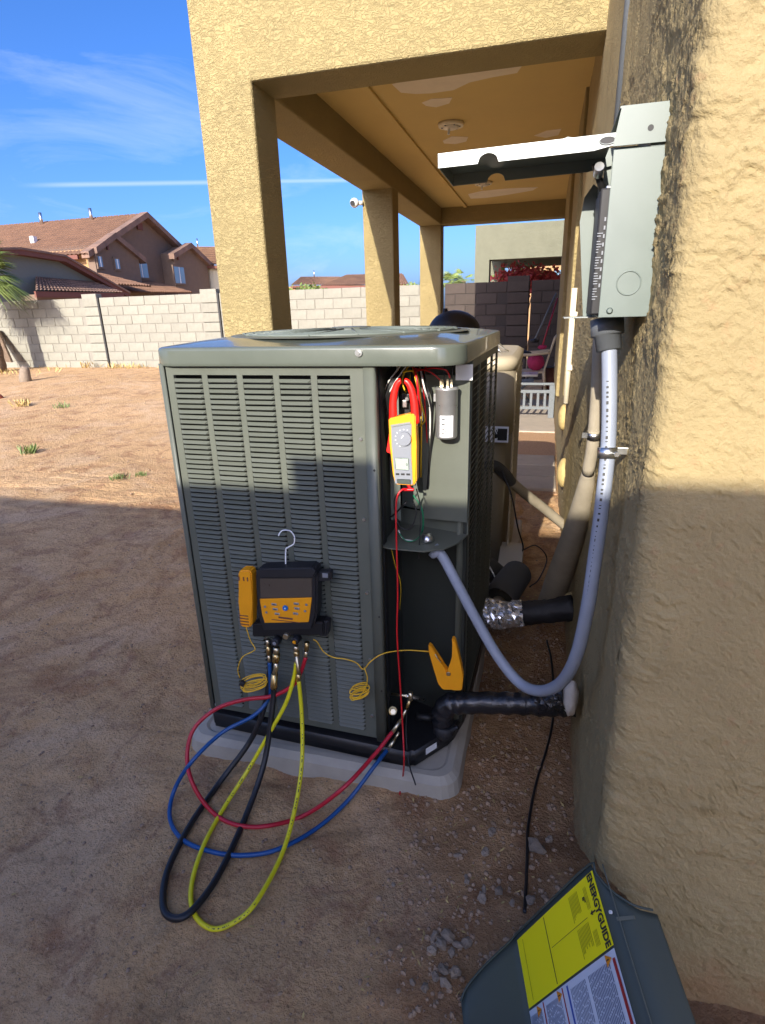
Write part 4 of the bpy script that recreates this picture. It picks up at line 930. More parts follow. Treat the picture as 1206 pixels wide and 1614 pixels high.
    # service valves
    def V(a, b_, r, m=M_BRASS, name='service_valve', seg=14, par=None): return B(MB().cyl(a, b_, r, seg=seg), name, m, par)
    vb = aY(614, 1120, 1.47); v1 = V(aY(604, 1120, 1.50), aY(619, 1120, 1.41), .013); V(aY(619, 1121, 1.41), aY(619.5, 1121.5, 1.40), .0085, M_BRASSP, 'valve_cap', 6, v1)
    V(aY(600, 1088, 1.50), aY(602, 1088, 1.46), .006, M_BRASS, 'service_port', 10, v1)
    v2 = V(aY(612, 1093, 1.46), aY(640, 1096, 1.43), .0042, M_BRASSP, 'service_valve'); V(aY(640, 1096, 1.43), aY(668, 1101, 1.47), .0052, M_CHROME, 'flare_stem', 10, v2)
    V(aY(647, 1090, 1.415), aY(647, 1102, 1.415), .0075, M_BRASSP, 'valve_cap', 12, v2)
    V(aY(646, 1102, 1.415), aY(641, 1117, 1.41), .0058, M_BRASS, 'port_stem', 8, v2)
    B(MB().cyl(aY(655, 1128, 1.48), aY(690, 1131, 1.50), .012, seg=14), 'liquid_line_stub', M_BLACKM)
    B(MB().tube([aY(642, 1100, 1.43), aY(640, 1150, 1.40), aY(645, 1200, 1.35), aY(657, 1236, 1.29)], .0022, 6), 'drain_wire', M_BLKW)
condenser()

# ------------------------------------------------------------------ insulated refrigerant line + conduits
def line_set():
    t = thing('insulated_pipe', 'black taped refrigerant pipe from the nearest condenser into the stucco wall', 'pipe', (-.05, 1.45, .25))
    Y = 1.47; r = .033
    pts = [aY(700, 1150, Y+.01), aY(697, 1128, Y), aY(706, 1111, Y), aY(730, 1108, Y), aY(780, 1108, Y), aY(830, 1109, Y), aY(870, 1109, Y), aY(905, 1108, Y)]
    b = MB(); P = spline(pts, 7); b.rings([(p, r*(1+.07*math.sin(i*1.7)+.03*math.sin(i*4.1))*(1.0 if i < 38 else 1.12)) for i, p in enumerate(P)], 18); b.build('insulation', M_TAPE, t, True)
    MB().rings([(aY(700, 1140, Y), .034), (aY(700, 1152, Y), .034), (aY(701, 1160, Y), .024)], 16).build('tape_knot', M_TAPED, t)
    MB().tube([aY(690, 1143, Y-.02), aY(706, 1152, Y-.02), aY(722, 1146, Y-.02)], .006, 8).build('cable_tie', M_BLK_PL, t)
    w_ = MB().rings([(aY(848, 1102, Y-.01), .034), (aY(868, 1100, Y-.015), .038), (aY(886, 1098, Y-.015), .036)], 16); w_.bm.free(); w_ = MB().rings(dense([(aY(846, 1103, Y-.01), .033), (aY(868, 1101, Y-.012), .037), (aY(888, 1099, Y-.012), .036)], 7), 26); crinkle(w_.build('tape_wrap', M_TAPE, t), .0017, 8)
line_set()
bl = MB(); c = aY(899, 1100, 1.45); bl.sphere(c, .040, 3, (.55, .95, 1.35), .09); o = bl.build('plaster_patch', M_STBLOB, None, True); tag(o, 'white plaster patch around the hole where the black pipe enters the wall', 'plaster patch')
def whip():
    t = thing('flexible_conduit', 'grey flexible electrical conduit hanging in a loop from the box to the nearest condenser', 'conduit', aY(962, 540, 1.2))
    path = [(960, 532, 1.20), (961, 600, 1.19), (959, 700, 1.165), (950, 790, 1.14), (938, 880, 1.13), (926, 960, 1.13), (908, 1035, 1.16), (884, 1076, 1.22), (852, 1089, 1.28), (820, 1077, 1.33), (785, 1035, 1.37), (750, 975, 1.40), (718, 915, 1.42), (698, 878, 1.44), (684, 862, 1.45)]
    MB().tube([aY(*p) for p in path], .0142, 16, 8).build('sleeve', M_PVCG, t, True)
    MB().rings([(aY(684, 866, 1.45), .022), (aY(690, 872, 1.447), .022), (aY(692, 875, 1.446), .018)], 12).build('gland', M_PVCG, t)
    MB().rings([(aY(672, 842, 1.47), .014), (aY(674, 850, 1.465), .017), (aY(675, 856, 1.46), .017)], 8).build('locknut', M_CHROME, t)
    f = MB().rings([(aY(957, 503, 1.21), .030), (aY(957.5, 528, 1.205), .030), (aY(958, 529, 1.205), .024), (aY(960, 552, 1.2), .0225)], 20); f.build('fitting', M_PVCD, t, True)
    s = MB().rings([(aY(958, 705, 1.162), .0185), (aY(957.4, 722, 1.158), .0185)], 16); st = s.build('strap', M_CHROME, t)
    a = aY(958, 712, 1.155); MB().box(a+Vector((.03, .01, 0)), (.03, .004, .014), None, .001).build('strap_ear', M_CHROME, t)
    MB().cyl(a+Vector((.014, -.022, 0)), a+Vector((.014, -.012, 0)), .005, seg=6).build('screw', M_CHROME, t)
    # printed marks along the sleeve
    b = MB(); P = spline([aY(x-3, y, Y) for x, y, Y in path[1:8]], 60); i = 0
    while i < len(P)-3:
        n = random.choice((1, 2, 3)); p, q = P[i], P[min(i+n, len(P)-1)]; toc = (CP-p).normalized()
        dr = (q-p).normalized(); sd = dr.cross(toc).normalized()*.0022; o = toc*.0138
        b.quad(p+o-sd, q+o-sd, q+o+sd, p+o+sd); i += n+random.choice((2, 3, 4))
    b.build('printed_marks', M_DARK, t)['kind'] = 'stuff'
whip()
def second_conduit():
    t = thing('wall_shade_strip', 'tan painted conduit with a steel strap running down the wall behind the grey flexible one', 'conduit', aY(943, 560, 1.6))
    MB().tube([aY(947, 515, 1.50), aY(943, 600, 1.52), aY(936, 690, 1.56), (aY(927, 745, 1.6))], .0165, 12).build('tube', M_PIPEG, t, True)
    MB().rings([(aY(937, 680, 1.55), .0185), (aY(936, 690, 1.555), .0185)], 12).build('strap', M_CHROME, t)
    MB().box(aY(924, 686, 1.55)+Vector((0, .0, 0)), (.02, .004, .014)).build('strap_ear', M_CHROME, t)
    t = thing('insulation_sleeve', 'thick pale insulated pipe slanting from the wall to the dirt behind the black pipe', 'pipe', aY(870, 940, 2.2))
    MB().tube([aY(928, 742, 1.62), aY(922, 775, 1.68), aY(908, 830, 1.83), aY(892, 880, 2.02), aY(874, 930, 2.25), aY(866, 950, 2.35)], .02, 16, 6, True, lambda u: .017+.034*min(1, u*1.35)).build('sleeve', M_PIPEG, t, True)
second_conduit()
def foil_pipe():
    t = thing('insulated_pipe', 'foil and black tape wrapped pipe running into the wall beyond the first pipe', 'pipe', aY(800, 970, 2.0))
    Y = 2.05
    crinkle(MB().rings(dense([(aY(775, 950, Y+.05), .028), (aY(765, 968, Y), .05), (aY(790, 970, Y), .054), (aY(825, 967, Y), .05)], 7), 34).build('foil_wrap', M_FOIL, t), .0028)
    crinkle(MB().rings(dense([(aY(822, 967, Y), .047), (aY(845, 965, Y), .046), (aY(870, 963, Y), .044), (aY(905, 957, Y), .05)], 5), 24).build('tape_wrap', M_TAPED, t), .0016, 5, False)
    MB().rings([(aY(815, 905, Y+.35), .065), (aY(800, 925, Y+.22), .068), (aY(786, 948, Y+.12), .066)], 22, False).build('foam_sleeve', M_INS, t, True)
    MB().cyl(aY(786, 950, Y+.12), aY(775, 965, Y+.0), .03, seg=14).build('copper_end', M_STBLOB, t)
    MB().rings([(aY(752, 905, Y+.3), .052), (aY(770, 895, Y+.42), .052), (aY(790, 912, Y+.45), .05)], 16).build('foam_elbow', M_INS, t, True)
foil_pipe()
c = aY(912, 990, 1.8); o = MB().tube([aY(899, 935, 2.2), aY(904, 965, 2.15), aY(906, 1000, 2.1)], .022, 8).build('plaster_patch', M_STN, None, True); tag(o, 'rough plaster edge round the opening where the taped pipe meets the wall', 'plaster patch')
for (x, y, Y, r, lab) in ((895, 658, 4.2, .07, 'upper yellow foam blob on the wall beside the patio paving'), (886, 745, 3.6, .07, 'lower yellow foam blob on the wall beside the pavers')):
    c = aY(x, y, Y); tag(MB().sphere((XW-.01, c.y, c.z), r, 3, (.55, 1.1, 1.3), .05).build('foam_blob', M_FOAMY, None, True), lab, 'foam')

# ------------------------------------------------------------------ second (tan) unit
def tan_unit():
    t = thing('air_conditioner', 'tan air conditioner unit standing behind the nearest condenser, with a warning label', 'air conditioner', (-.55, 3.2, 0), 0, 'outdoor air conditioner units')
    X0, X1, Y0, Y1 = -.95, -.125, 2.72, 3.58
    MB().bx(X0-.05, X1+.05, Y0-.06, Y1+.05, -.05, .055, .01).build('base_slab', M_CONC, t)
    a = loft([rr(X0, X1, Y0, Y1, .09, .80, 6), rr(X0, X1, Y0, Y1, .09, 1.10, 6)]); a.build('upper_shell', M_TANUD, t)
    a = loft([rr(X0+.03, X1-.03, Y0+.04, Y1-.03, .07, .055, 6), rr(X0+.03, X1-.03, Y0+.04, Y1-.03, .07, .801, 6)]); a.build('lower_shell', M_TANUD, t)
    a = loft([rr(X0-.006, X1+.006, Y0-.006, Y1+.006, .10, 1.095, 6), rr(X0-.008, X1+.008, Y0-.008, Y1+.008, .10, 1.14, 6), rr(X0+.02, X1-.02, Y0+.02, Y1-.02, .10, 1.158, 6)]); a.build('lid', M_TANU, t)
    for x0 in (X1-.035,):
        MB().bx(X1-.004, X1+.004, Y0+.10, Y0+.16, .06, 1.095, .002).build('corner_trim', M_TANU, t)
    g = MB()
    for k in range(40): g.bx(X1-.001, X1+.005, Y0+.19, Y1-.1, .10+k*.0245, .112+k*.0245)
    g.build('side_slats', M_TANUD, t)['kind'] = 'stuff'
    z1, z0 = aY(785, 672, Y0).z, aY(785, 697, Y0).z; xl, xr = aY(765, 684, Y0).x, aY(812, 684, Y0).x-.03
    lb = MB().bx(xl, xr, Y0-.003, Y0-.0005, z0, z1).build('warning_label', M_WHITE, t)
    MB().bx(xr-.05, xr-.006, Y0-.0045, Y0-.003, z0+.01, z1-.01).build('label_print', M_BLKW, lb)
    h = MB(); hx = (xl+xr)/2-.004
    for k in range(4): h.box((hx-.012+k*.009, Y0-.004, (z0+z1)/2+.008), (.004, .001, .03), Euler((0, R(-35+8*k), 0)))
    h.sphere((hx, Y0-.004, (z0+z1)/2-.008), .012, 2, (1, .1, .9)); h.build('hand_symbol', M_BLKW, lb)
    w_ = MB()
    for k in range(9):
        ang = k*.7; w_.tube([(-.30+.09*math.cos(ang), 2.95+.09*math.sin(ang), 1.165), (-.28+.05*math.cos(ang+1), 2.97+.05*math.sin(ang+1), 1.21), (-.26+.09*math.cos(ang+2), 2.95+.09*math.sin(ang+2), 1.165)], .003, 5, 4)
    w_.build('fan_guard', M_CHROME, t)
    # line set
    MB().tube([aY(768, 735, 2.72), aY(782, 735, 2.75), aY(797, 748, 2.8), aY(806, 760, 2.84)], .027, 14, 6).build('foam_elbow', M_INS, t, True)
tan_unit()
t = MB().tube([aY(803, 757, 2.83), aY(830, 780, 2.95), aY(860, 803, 3.1), aY(897, 834, 3.25)], .026, 14).build('wall_pipe', M_PIPEG, None, True); tag(t, 'tan painted pipe slanting from the tan unit across to the wall', 'pipe')
a, b_ = aZ(823, 868, .16), aZ(815, 935, .16)
ch = MB().prism([a+Vector((-.11, 0, .03)), a+Vector((0, 0, .03)), b_+Vector((.0, 0, 0)), b_+Vector((-.10, 0, 0))], (0, 0, .012)); ch.prism([a+Vector((0, 0, .042)), b_+Vector((0, 0, .012)), b_+Vector((0, 0, -.14)), a+Vector((0, 0, -.10))], (.008, 0, 0))
tag(ch.build('sheet_channel', M_TANU), 'tan sheet metal channel lying beside the tan unit', 'channel')
def cord(pts, r, m, name, label, cat='cord', seg=8): return tag(MB().tube(pts, r, seg, 8).build(name, m, None, True), label, cat)
cord([aY(790, 738, 2.75), aY(806, 780, 2.7), aY(816, 830, 2.7), aZ(824, 868, .2), aZ(800, 880, .1), aZ(780, 905, .03)], .004, M_BLKW, 'thin_cable', 'thin dark cable hanging down from the tan unit')
cord([aZ(822, 868, .18), aZ(845, 860, .15), aZ(862, 880, .02), aZ(850, 912, .02), aZ(835, 925, .02)], .0035, M_BLKW, 'thin_cable', 'thin dark cable curling on the dirt right of the tan unit')
cord([aY(765, 880, 2.3), aY(778, 905, 2.3), aY(790, 930, 2.25)], .003, M_WHITEW, 'thin_cable', 'thin pale cable in front of the tan unit base')
def gp(x, y, h=.006):
    p = aZ(x, y, 0)
    for _ in range(4): p = aZ(x, y, gz(p.x, p.y)+h)
    return p
cord([gp(862, 1010), gp(869, 1040), gp(872, 1080), gp(872, 1130), gp(862, 1180), gp(845, 1235), gp(833, 1300), gp(831, 1350), gp(829, 1400), gp(827, 1438)], .0042, M_BLKW, 'ground_cable', 'black cable on the dirt running from the pipes towards the loose cover panel')

# ------------------------------------------------------------------ disconnect box
def disconnect():
    YN, YFr = 1.12, 1.30
    t = thing('disconnect_box', 'grey electrical disconnect box on the wall with its hinged cover lifted open', 'electrical box', (.12, 1.2, 1.5))
    A = [aY(966, 236, YN), aY(1049, 230, YN), aY(1018, 498, YN), aY(944.5, 500.5, YN)]
    A[1].x = A[2].x = .158
    zb, zt = A[3].z, aY(966, 236, YN).z
    xf = (A[0].x+A[3].x)/2
    MB().bx(xf, .168, YN, YN+.0025, zb, zt, .0008).build('side_panel', M_GREYBOX, t)
    MB().bx(xf, .168, YFr-.0025, YFr, zb, zt+.04).build('side_panel', M_GREYBOX, t)
    MB().bx(xf+.001, .168, YN+.003, YFr-.003, zb, zb+.0025).build('bottom_panel', M_GREYBOX, t)
    MB().bx(xf+.055, .168, YN+.003, YFr-.003, zb+.004, zt+.04).build('back_panel', M_GREYBOX, t)
    zt2 = aY(1015, 165, YN).z
    cap = MB().prism([(xf-.002, YN-.004, zt+.004), (.164, YN-.004, zt+.004), (.170, YN-.004, zt2), (xf+.006, YN-.004, zt2-.001)], (0, .0025, 0))
    cp_ = cap.build('hood_side', M_GREYBOX, t); MB().bx(xf+.004, .168, YN-.003, YFr+.003, zt2-.002, zt2+.001).build('hood_top', M_GREYBOX, t)
    p = aY(1026, 201, YN-.0045); MB().cyl(p, p+Vector((0, .0015, 0)), .0045, seg=14).build('hole', M_DARK, t)
    q = aY(991, 446, YN-.0006); MB().rings([(q+Vector((.019*math.cos(a), 0, .019*math.sin(a))), .0011) for a in [k*2*math.pi/32 for k in range(33)]], 6, False).build('knockout_ring', M_GREYBOX, t)
    q = aY(961, 490, YN-.001); MB().rings([(q, .0055), (q+Vector((0, -.0025, 0)), .003)], 12).build('rivet', M_GREYBOX, t)
    # dead front and fuse block inside, facing -x
    MB().bx(xf-.013, xf+.052, YN+.02, YFr-.04, zb+.004, zt-.05, .003).build('fuse_block', M_BLACKM, t)
    lab = MB()
    for k in range(26): 
        z = zb+.03+k*.0042
        if k % 6 == 5: continue
        lab.bx(xf-.0125, xf-.0125+random.choice((.004, .007, .009, .006)), YN+.0185, YN+.0199, z, z+.0014)
    for k in range(9): lab.bx(xf-.003, xf-.0005, YN+.018, YN+.0198, zb+.05+k*.013, zb+.056+k*.013)
    lab.build('printed_notes', M_METG, t)['kind'] = 'stuff'
    for k in range(2): MB().bx(xf-.004, xf+.008, YN+.03+k*.05, YN+.05+k*.05, zt-.065, zt-.045, .002).build('pull_clip', M_CHROME, t)
    # inner shield standing proud, pale blue grey
    S = [aY(919, 500, YFr-.02), aY(946, 500, YFr-.02), aY(948, 300, YFr-.02), aY(936, 290, YFr-.02), aY(921, 312, YFr-.02), aY(914, 350, YFr-.02)]
    MB().prism(S, (0, .003, 0)).build('inner_shield', M_GREYBOX, t)
    MB().prism([aY(935, 500, YFr-.05), aY(945, 500, YFr-.05), aY(949, 292, YFr-.05), aY(944, 290, YFr-.05)], (0, .02, 0)).build('shield_edge', M_LIP, t)
    MB().bx(xf-.055, xf+.0, YN+.1, YFr, zb-.002, zb+.0).build('lower_hinge_lip', M_LIP, t)
    # lifted cover: tray with lips, hinged at the top
    n0, n1 = aY(968, 222, YN+.006), aY(691, 254, YN+.006)           # lip centre line
    d = (n1-n0).normalized(); wv = Vector((0, YFr-YN-.012, 0)); lh = aY(691, 243, YN).z-aY(691, 266, YN).z; upv = Vector((-d.z, 0, d.x)); upv = upv if upv.z > 0 else -upv
    Ln = (n1-n0).length; cv = thing('x', 'x', 'x') if False else None
    top0, top1 = n0+upv*lh/2, n1+upv*lh/2
    MB().prism([top0, top1, top1-upv*.002, top0-upv*.002], wv).build('cover_sheet', M_GREYBOX, t)
    def lip(y0):
        # lip with a rounded knockout notch near the outer end
        b = MB(); a = Ln*.70; r = lh*.80; K = 12
        def col(s0, s1, b0, b1):   # one column of the lip between distances s0..s1, bottoms b0, b1 below the top
            q = [top0+d*s0, top0+d*s1, top0+d*s1-upv*b1, top0+d*s0-upv*b0]; b.prism([Vector((p.x, y0, p.z)) for p in q], (0, .0018, 0))
        col(-.012, .03, lh*.7, lh); col(.03, a-r, lh, lh); col(a+r, Ln, lh, lh)
        for k in range(K):
            s0, s1 = a-r+2*r*k/K, a-r+2*r*(k+1)/K; hh = lambda s_: lh-.66*lh*math.sqrt(max(0, 1-((s_-a)/r)**2)); col(s0, s1, hh(s0), hh(s1))
        bmesh.ops.remove_doubles(b.bm, verts=b.bm.verts[:], dist=.0001)
        return b.build('cover_lip', M_LIP if y0 < 1.2 else M_GREYBOX, t)
    lip(YN+.004); lip(YFr-.012)
    MB().prism([top1, top1+wv, top1+wv-upv*lh, top1-upv*lh], d*-.0018).build('cover_end', M_GREYBOX, t)
    hmp = [top0+wv*1.02+d*Ln*.03, top0+wv*1.02+d*Ln*.60, top0+wv*1.02+d*Ln*.40+upv*.028, top0+wv*1.02+d*Ln*.24+upv*.042, top0+wv*1.02+d*Ln*.1+upv*.03]
    MB().prism(hmp, (0, .003, 0)).build('cover_hasp_ear', M_GREYBOX, t)
    hn = aY(958, 221, YN+.0025); MB().rings([(hn+Vector((.012*math.cos(a), 0, .0055*math.sin(a))), .001) for a in [k*2*math.pi/20 for k in range(21)]], 5, False).build('slot_rim', M_LIP, t)
    sl_ = [(hn+Vector((.011*math.cos(a), -.001, .0048*math.sin(a)))) for a in [k*2*math.pi/16 for k in range(16)]]
    MB().prism(sl_, (0, .0015, 0)).build('slot', M_DARK, t)
    MB().cyl(aY(945, 262, YN+.03), aY(943, 275, YN+.05), .008, seg=10).build('hinge_pin', M_CHROME, t)
    MB().tube([aY(938, 258, YN+.06), aY(944, 280, YN+.06), aY(950, 300, YN+.07)], .006, 8).build('lug_wire', M_BLKW, t)
disconnect()

# ------------------------------------------------------------------ clamp meter
def clamp_meter():
    Y = 1.41; t = thing('clamp_meter', 'orange and grey clamp meter with red jaws hanging in the open control compartment', 'clamp meter', aY(636, 700, Y))
    ax = (aY(633, 655, Y)-aY(637, 768, Y)).normalized()     # up
    sx = Vector((1, 0, 0)); sx = (sx-ax*sx.dot(ax)).normalized(); c = aY(637, 712, Y)
    s = (aY(654, 712, Y)-aY(620, 712, Y)).length/36     # metres per pixel about
    def Pt(u, v, w_=0.): return c+sx*(u*s)+ax*(v*s)+Vector((0, w_, 0))
    rot = Matrix((sx, sx.cross(ax)*-1, ax)).transposed()
    def body(pts, y0, y1, name, m, par=None, bev=.0015):
        b = MB().prism([Pt(u, v, y0) for u, v in pts], (0, y1-y0, 0))
        if bev: bmesh.ops.bevel(b.bm, geom=b.bm.edges[:], offset=bev, segments=2, affect='EDGES')
        return b.build(name, m, par or t)
    body([(-24, 54), (-24, 20), (-20, -40), (-17, -56), (14, -57), (19, -50), (21, 10), (20, 60), (14, 62)], 0, .032, 'body', M_YEL, None, .003)
    body([(-20, 40), (-20, 10), (-17, -54), (13, -55), (12, 0), (14, 46)], -.002, .004, 'face', M_METG, None, .001)
    body([(-20, 44), (-20, 41), (12, 46), (12, 49)], -.0035, .002, 'brand_band', M_LIP, None, 0)
    body([(-16, -10), (-15, -30), (8, -31), (8, -10)], -.0035, .002, 'screen', M_LCD)
    for u in (-12, -3, 6): body([(u-3, -36), (u-3, -39), (u+3, -39), (u+3, -36)], -.0035, .002, 'button', M_DARK, None, 0)
    body([(-14, -46), (-13, -54), (10, -55), (10, -46)], -.0035, .002, 'lower_face', M_PANEL)
    p = Pt(2, 22, 0); dl = MB().cyl(p, p+Vector((0, -.009, 0)), 11.5*s, 11*s, 28); d_ = dl.build('dial', M_METG, t)
    MB().box(p+Vector((-.0, -.0095, 0))+ax*.006-sx*.004, (.0018, .001, .010), Euler((0, R(35), 0))).build('dial_mark', M_WHITE, d_)
    dm = MB()
    for k in range(8):
        a = R(70+k*24); q = p+Vector((math.cos(a)*15*s, -.0036, math.sin(a)*15*s)); dm.box(q, (.003, .001, .0022))
    dm.build('dial_print', M_WHITE, t)['kind'] = 'stuff'
    q = Pt(3, -21, -.0042); text_mesh('0', .010, q, sx, ax, M_DARK, 'digit', t)
    body([(-24, 34), (-30, 4), (-31, -2), (-20, -6)], .006, .026, 'jaw_lever', M_REDJ)
    # jaws: two halves of an elongated loop
    for sg in (-1, 1):
        pts = []
        for k in range(11):
            a = math.pi*.5*(1-k/10)*1.0
            pts.append(Pt(sg*(3+15*math.cos(a)), 62+50*math.sin(a), .014))
        pts = pts+[Pt(sg*19, 45, .014)]
        b = MB().tube([p_ for p_ in pts], 5.4*s, 10, 3, True, lambda u: (4.6+2.2*u)*s); b.build('jaw', M_REDJ, t, True)
    for u, nm in ((6, 'lead_plug'),):
        MB().tube([Pt(13, -66, .012), Pt(4, -66, .010), Pt(-6, -66, .008)], .0042, 10).build(nm, M_REDW, t)
    MB().tube([Pt(2, -56, .012), Pt(4, -60, .012), Pt(8, -66, .012)], .0042, 10).build('lead_plug', M_REDW, t)
clamp_meter()
cord([aY(648, 772, 1.425), aY(634, 772, 1.41), aY(625, 790, 1.40), aY(625, 850, 1.385), aY(627, 930, 1.37), aY(626, 1000, 1.36), aY(631, 1080, 1.35), aY(635, 1150, 1.33), aY(637, 1200, 1.28), gp(634, 1232, .006), gp(630, 1252, .005)], .0026, M_REDW, 'test_lead', 'thin red test lead hanging from the clamp meter down to the dirt', 'test lead')

# ------------------------------------------------------------------ digital manifold gauge
def manifold():
    Y = 1.325; t = thing('manifold_gauge', 'black digital manifold gauge with yellow keypad hung on the louvers', 'manifold gauge', aY(450, 940, Y))
    def P(x, y, o=0.): return aY(x, y, Y+o)
    def plate(pix, y0, y1, name, m, par=None, bev=.003):
        b = MB().prism([P(x, y)+Vector((0, y0, 0)) for x, y in pix], (0, y1-y0, 0))
        if bev: bmesh.ops.bevel(b.bm, geom=b.bm.edges[:], offset=bev, segments=3, affect='EDGES')
        return b.build(name, m, par or t)
    plate([(402, 905), (408, 895), (494, 893), (500, 902), (499, 970), (492, 994), (414, 996), (405, 970)], 0, .045, 'body', M_BLK_PL, None, .006)
    plate([(404, 902), (410, 895), (493, 893), (499, 900), (496, 909), (410, 910)], -.007, .01, 'brow', M_BLK_PL, None, .003)
    plate([(410, 912), (492, 911), (492, 941), (411, 942)], -.0015, .003, 'screen', M_SCR, None, .0005)
    kp = plate([(410, 943.5), (492, 941.5), (489, 966), (487, 980), (418, 981), (414, 968)], -.003, .003, 'keypad', M_YEL, None, .0008)
    for x, y in ((433, 951.5), (435, 959), (438, 966.5), (468, 950.5), (469, 958), (467, 966)):
        c = P(x, y)+Vector((0, -.0045, 0)); MB().box(c, (.0155, .003, .0065), None, .001).build('key', M_BTN, kp); MB().box(c+Vector((0, -.0018, 0)), (.0095, .0006, .0022)).build('key_print', M_DARK, kp)
    for x, y in ((419, 955), (421, 964), (484, 952), (482, 962)):
        c = P(x, y)+Vector((0, -.004, 0)); MB().cyl(c, c+Vector((0, -.002, 0)), .0035, seg=10).build('small_key', M_METG, kp)
    c = P(451, 957)+Vector((0, -.004, 0)); k_ = MB().cyl(c, c+Vector((0, -.004, 0)), .0085, .0078, 20).build('round_key', M_BLUEB, kp); MB().cyl(c+Vector((0, -.004, 0)), c+Vector((0, -.0046, 0)), .0028, seg=10).build('round_key_mark', M_WHITE, kp)
    MB().bx(P(440, 973).x, P(462, 973).x, Y-.0042, Y-.003, P(450, 974.5).z, P(450, 972).z).bx(P(429, 973).x, P(472, 973).x, Y-.0042, Y-.003, P(450, 978.2).z, P(450, 977.3).z).build('keypad_print', M_FASCIA, kp)['kind'] = 'stuff'
    # manifold block beneath
    plate([(396, 985), (508, 983), (510, 1003), (396, 1006)], .006, .05, 'valve_block', M_BLACKM, None, .004)
    for x, y, r in ((436, 1010, .013), (467, 1008, .0125)):
        c = P(x, y)+Vector((0, .012, 0)); kn = MB().rings([(c, r), (c+Vector((0, -.022, 0)), r*.95), (c+Vector((0, -.026, 0)), r*.8)], 14).build('valve_knob', M_BLK_PL, t); MB().cyl(c+Vector((0, -.026, 0)), c+Vector((0, -.028, 0)), r*.42, seg=12).build('knob_cap', M_METG if x < 450 else M_YEL, kn)
    c = P(451, 1003)+Vector((0, .01, 0)); kn = MB().cyl(c, c+Vector((0, -.014, 0)), .0085, seg=14).build('sight_glass', M_BRASSP, t)
    plate([(497, 905), (519, 903), (519, 918), (497, 920)], .01, .035, 'side_arm', M_BLK_PL, None, .003); c = P(511, 909)+Vector((0, .008, 0)); MB().box(c, (.016, .004, .013), None, .001).build('side_port', M_METG, t)
    plate([(497, 985), (515, 983), (513, 1008), (499, 1008)], .015, .045, 'side_arm', M_BLK_PL, None, .004)
    # fittings
    def fit(pts, name='fitting', m=M_BRASS, seg=6): return MB().rings([(P(x, y, o), r) for x, y, o, r in pts], seg).build(name, m, t)
    fit([(422, 1008, .02, .006), (422, 1018, .02, .006)], 'fitting', M_BRASSP, 10); fit([(423, 1018, .02, .0075), (424, 1032, .02, .0075)]); fit([(424, 1032, .02, .005), (425, 1044, .02, .005)], 'fitting', M_BRASSP, 10)
    fit([(436, 1020, .005, .009), (436, 1030, .005, .009)], 'fitting', M_BRASSP, 12); fit([(436, 1030, .005, .0115), (435, 1043, .005, .0115)]); fit([(435, 1043, .005, .007), (436, 1052, .003, .007), (433, 1062, .0, .0075)], 'fitting', M_BRASSP, 12); fit([(433, 1062, 0, .0105), (432, 1080, -.002, .0105), (432, 1084, -.002, .012)])
    fit([(467, 1018, .005, .007), (467, 1026, .005, .007)], 'fitting', M_BRASSP, 12); fit([(467, 1026, .005, .009), (468, 1034, .005, .009)]); fit([(468, 1034, .0, .005), (470, 1055, -.002, .0055), (471, 1062, -.003, .0055)], 'fitting', M_BRASSP, 12); fit([(468, 1034, .012, .005), (467, 1050, .01, .005)], 'fitting', M_BRASSP, 12); fit([(471, 1062, -.003, .0075), (471, 1075, -.003, .007)])
    fit([(484, 1012, .02, .0075), (483, 1026, .02, .0075)]); fit([(483, 1026, .02, .0055), (481, 1038, .02, .005)], 'fitting', M_BRASSP, 12)
    # wire hook
    MB().tube([P(450.5, 900, .02), P(450.5, 868, .03), P(454, 863, .032), P(463, 857, .036), P(464, 846, .036), P(459, 838, .040), P(454, 836, .052), P(446, 836, .056), P(441, 840, .05), P(439, 845, .044)], .0019, 8, 6).build('hanger_hook', M_WHITE, t, True)
manifold()
def hose(name, label, pts, r, m, ends=()):
    pts = [p if p.z > r+.004+gz(p.x, p.y) else fix_ground(p, r+.003) for p in pts]
    t = thing(name, label, 'hose', pts[0], 0, 'charging hoses')
    MB().tube(pts, r, 12, 10).build('hose_body', m, t, True)
    for a, b_, rr_ in ends: MB().rings([(a, rr_), (b_, rr_)], 8).build('end_fitting', M_BRASSP, t)
    return t
Ym = 1.325
def fix_ground(p, h):
    d = p-CP; q = p
    for _ in range(4): t_ = (gz(q.x, q.y)+h-H)/d.z; q = CP+d*t_
    return q
hose('charging_hose', 'thick black hose hanging in a long loop from the manifold to the dirt', [aY(432, 1082, Ym), aY(430, 1110, 1.31), aY(417, 1200, 1.24), aY(388, 1285, 1.13), aY(345, 1378, .98), gp(302, 1436, .02), gp(272, 1447, .012), gp(257, 1425, .012), gp(265, 1370, .014), aY(300, 1300, 1.14), aY(345, 1235, 1.22), aY(388, 1178, 1.28), aY(408, 1140, 1.31), aY(420, 1100, 1.335), aY(425, 1060, 1.35), aY(430, 1010, 1.36)], .0088, M_HK)
hose('charging_hose', 'yellow hose hanging in a long loop from the manifold to the dirt', [aY(471, 1072, 1.322), aY(476, 1130, 1.30), aY(476, 1200, 1.24), aY(466, 1270, 1.15), aY(445, 1345, 1.04), gp(405, 1420, .02), gp(372, 1452, .010), gp(335, 1464, .010), gp(306, 1440, .010), gp(302, 1395, .010), gp(320, 1335, .014), aY(352, 1275, 1.15), aY(392, 1212, 1.23), aY(425, 1155, 1.28), aY(450, 1110, 1.31), aY(463, 1070, 1.33), aY(467, 1045, 1.335)], .0062, M_HY)
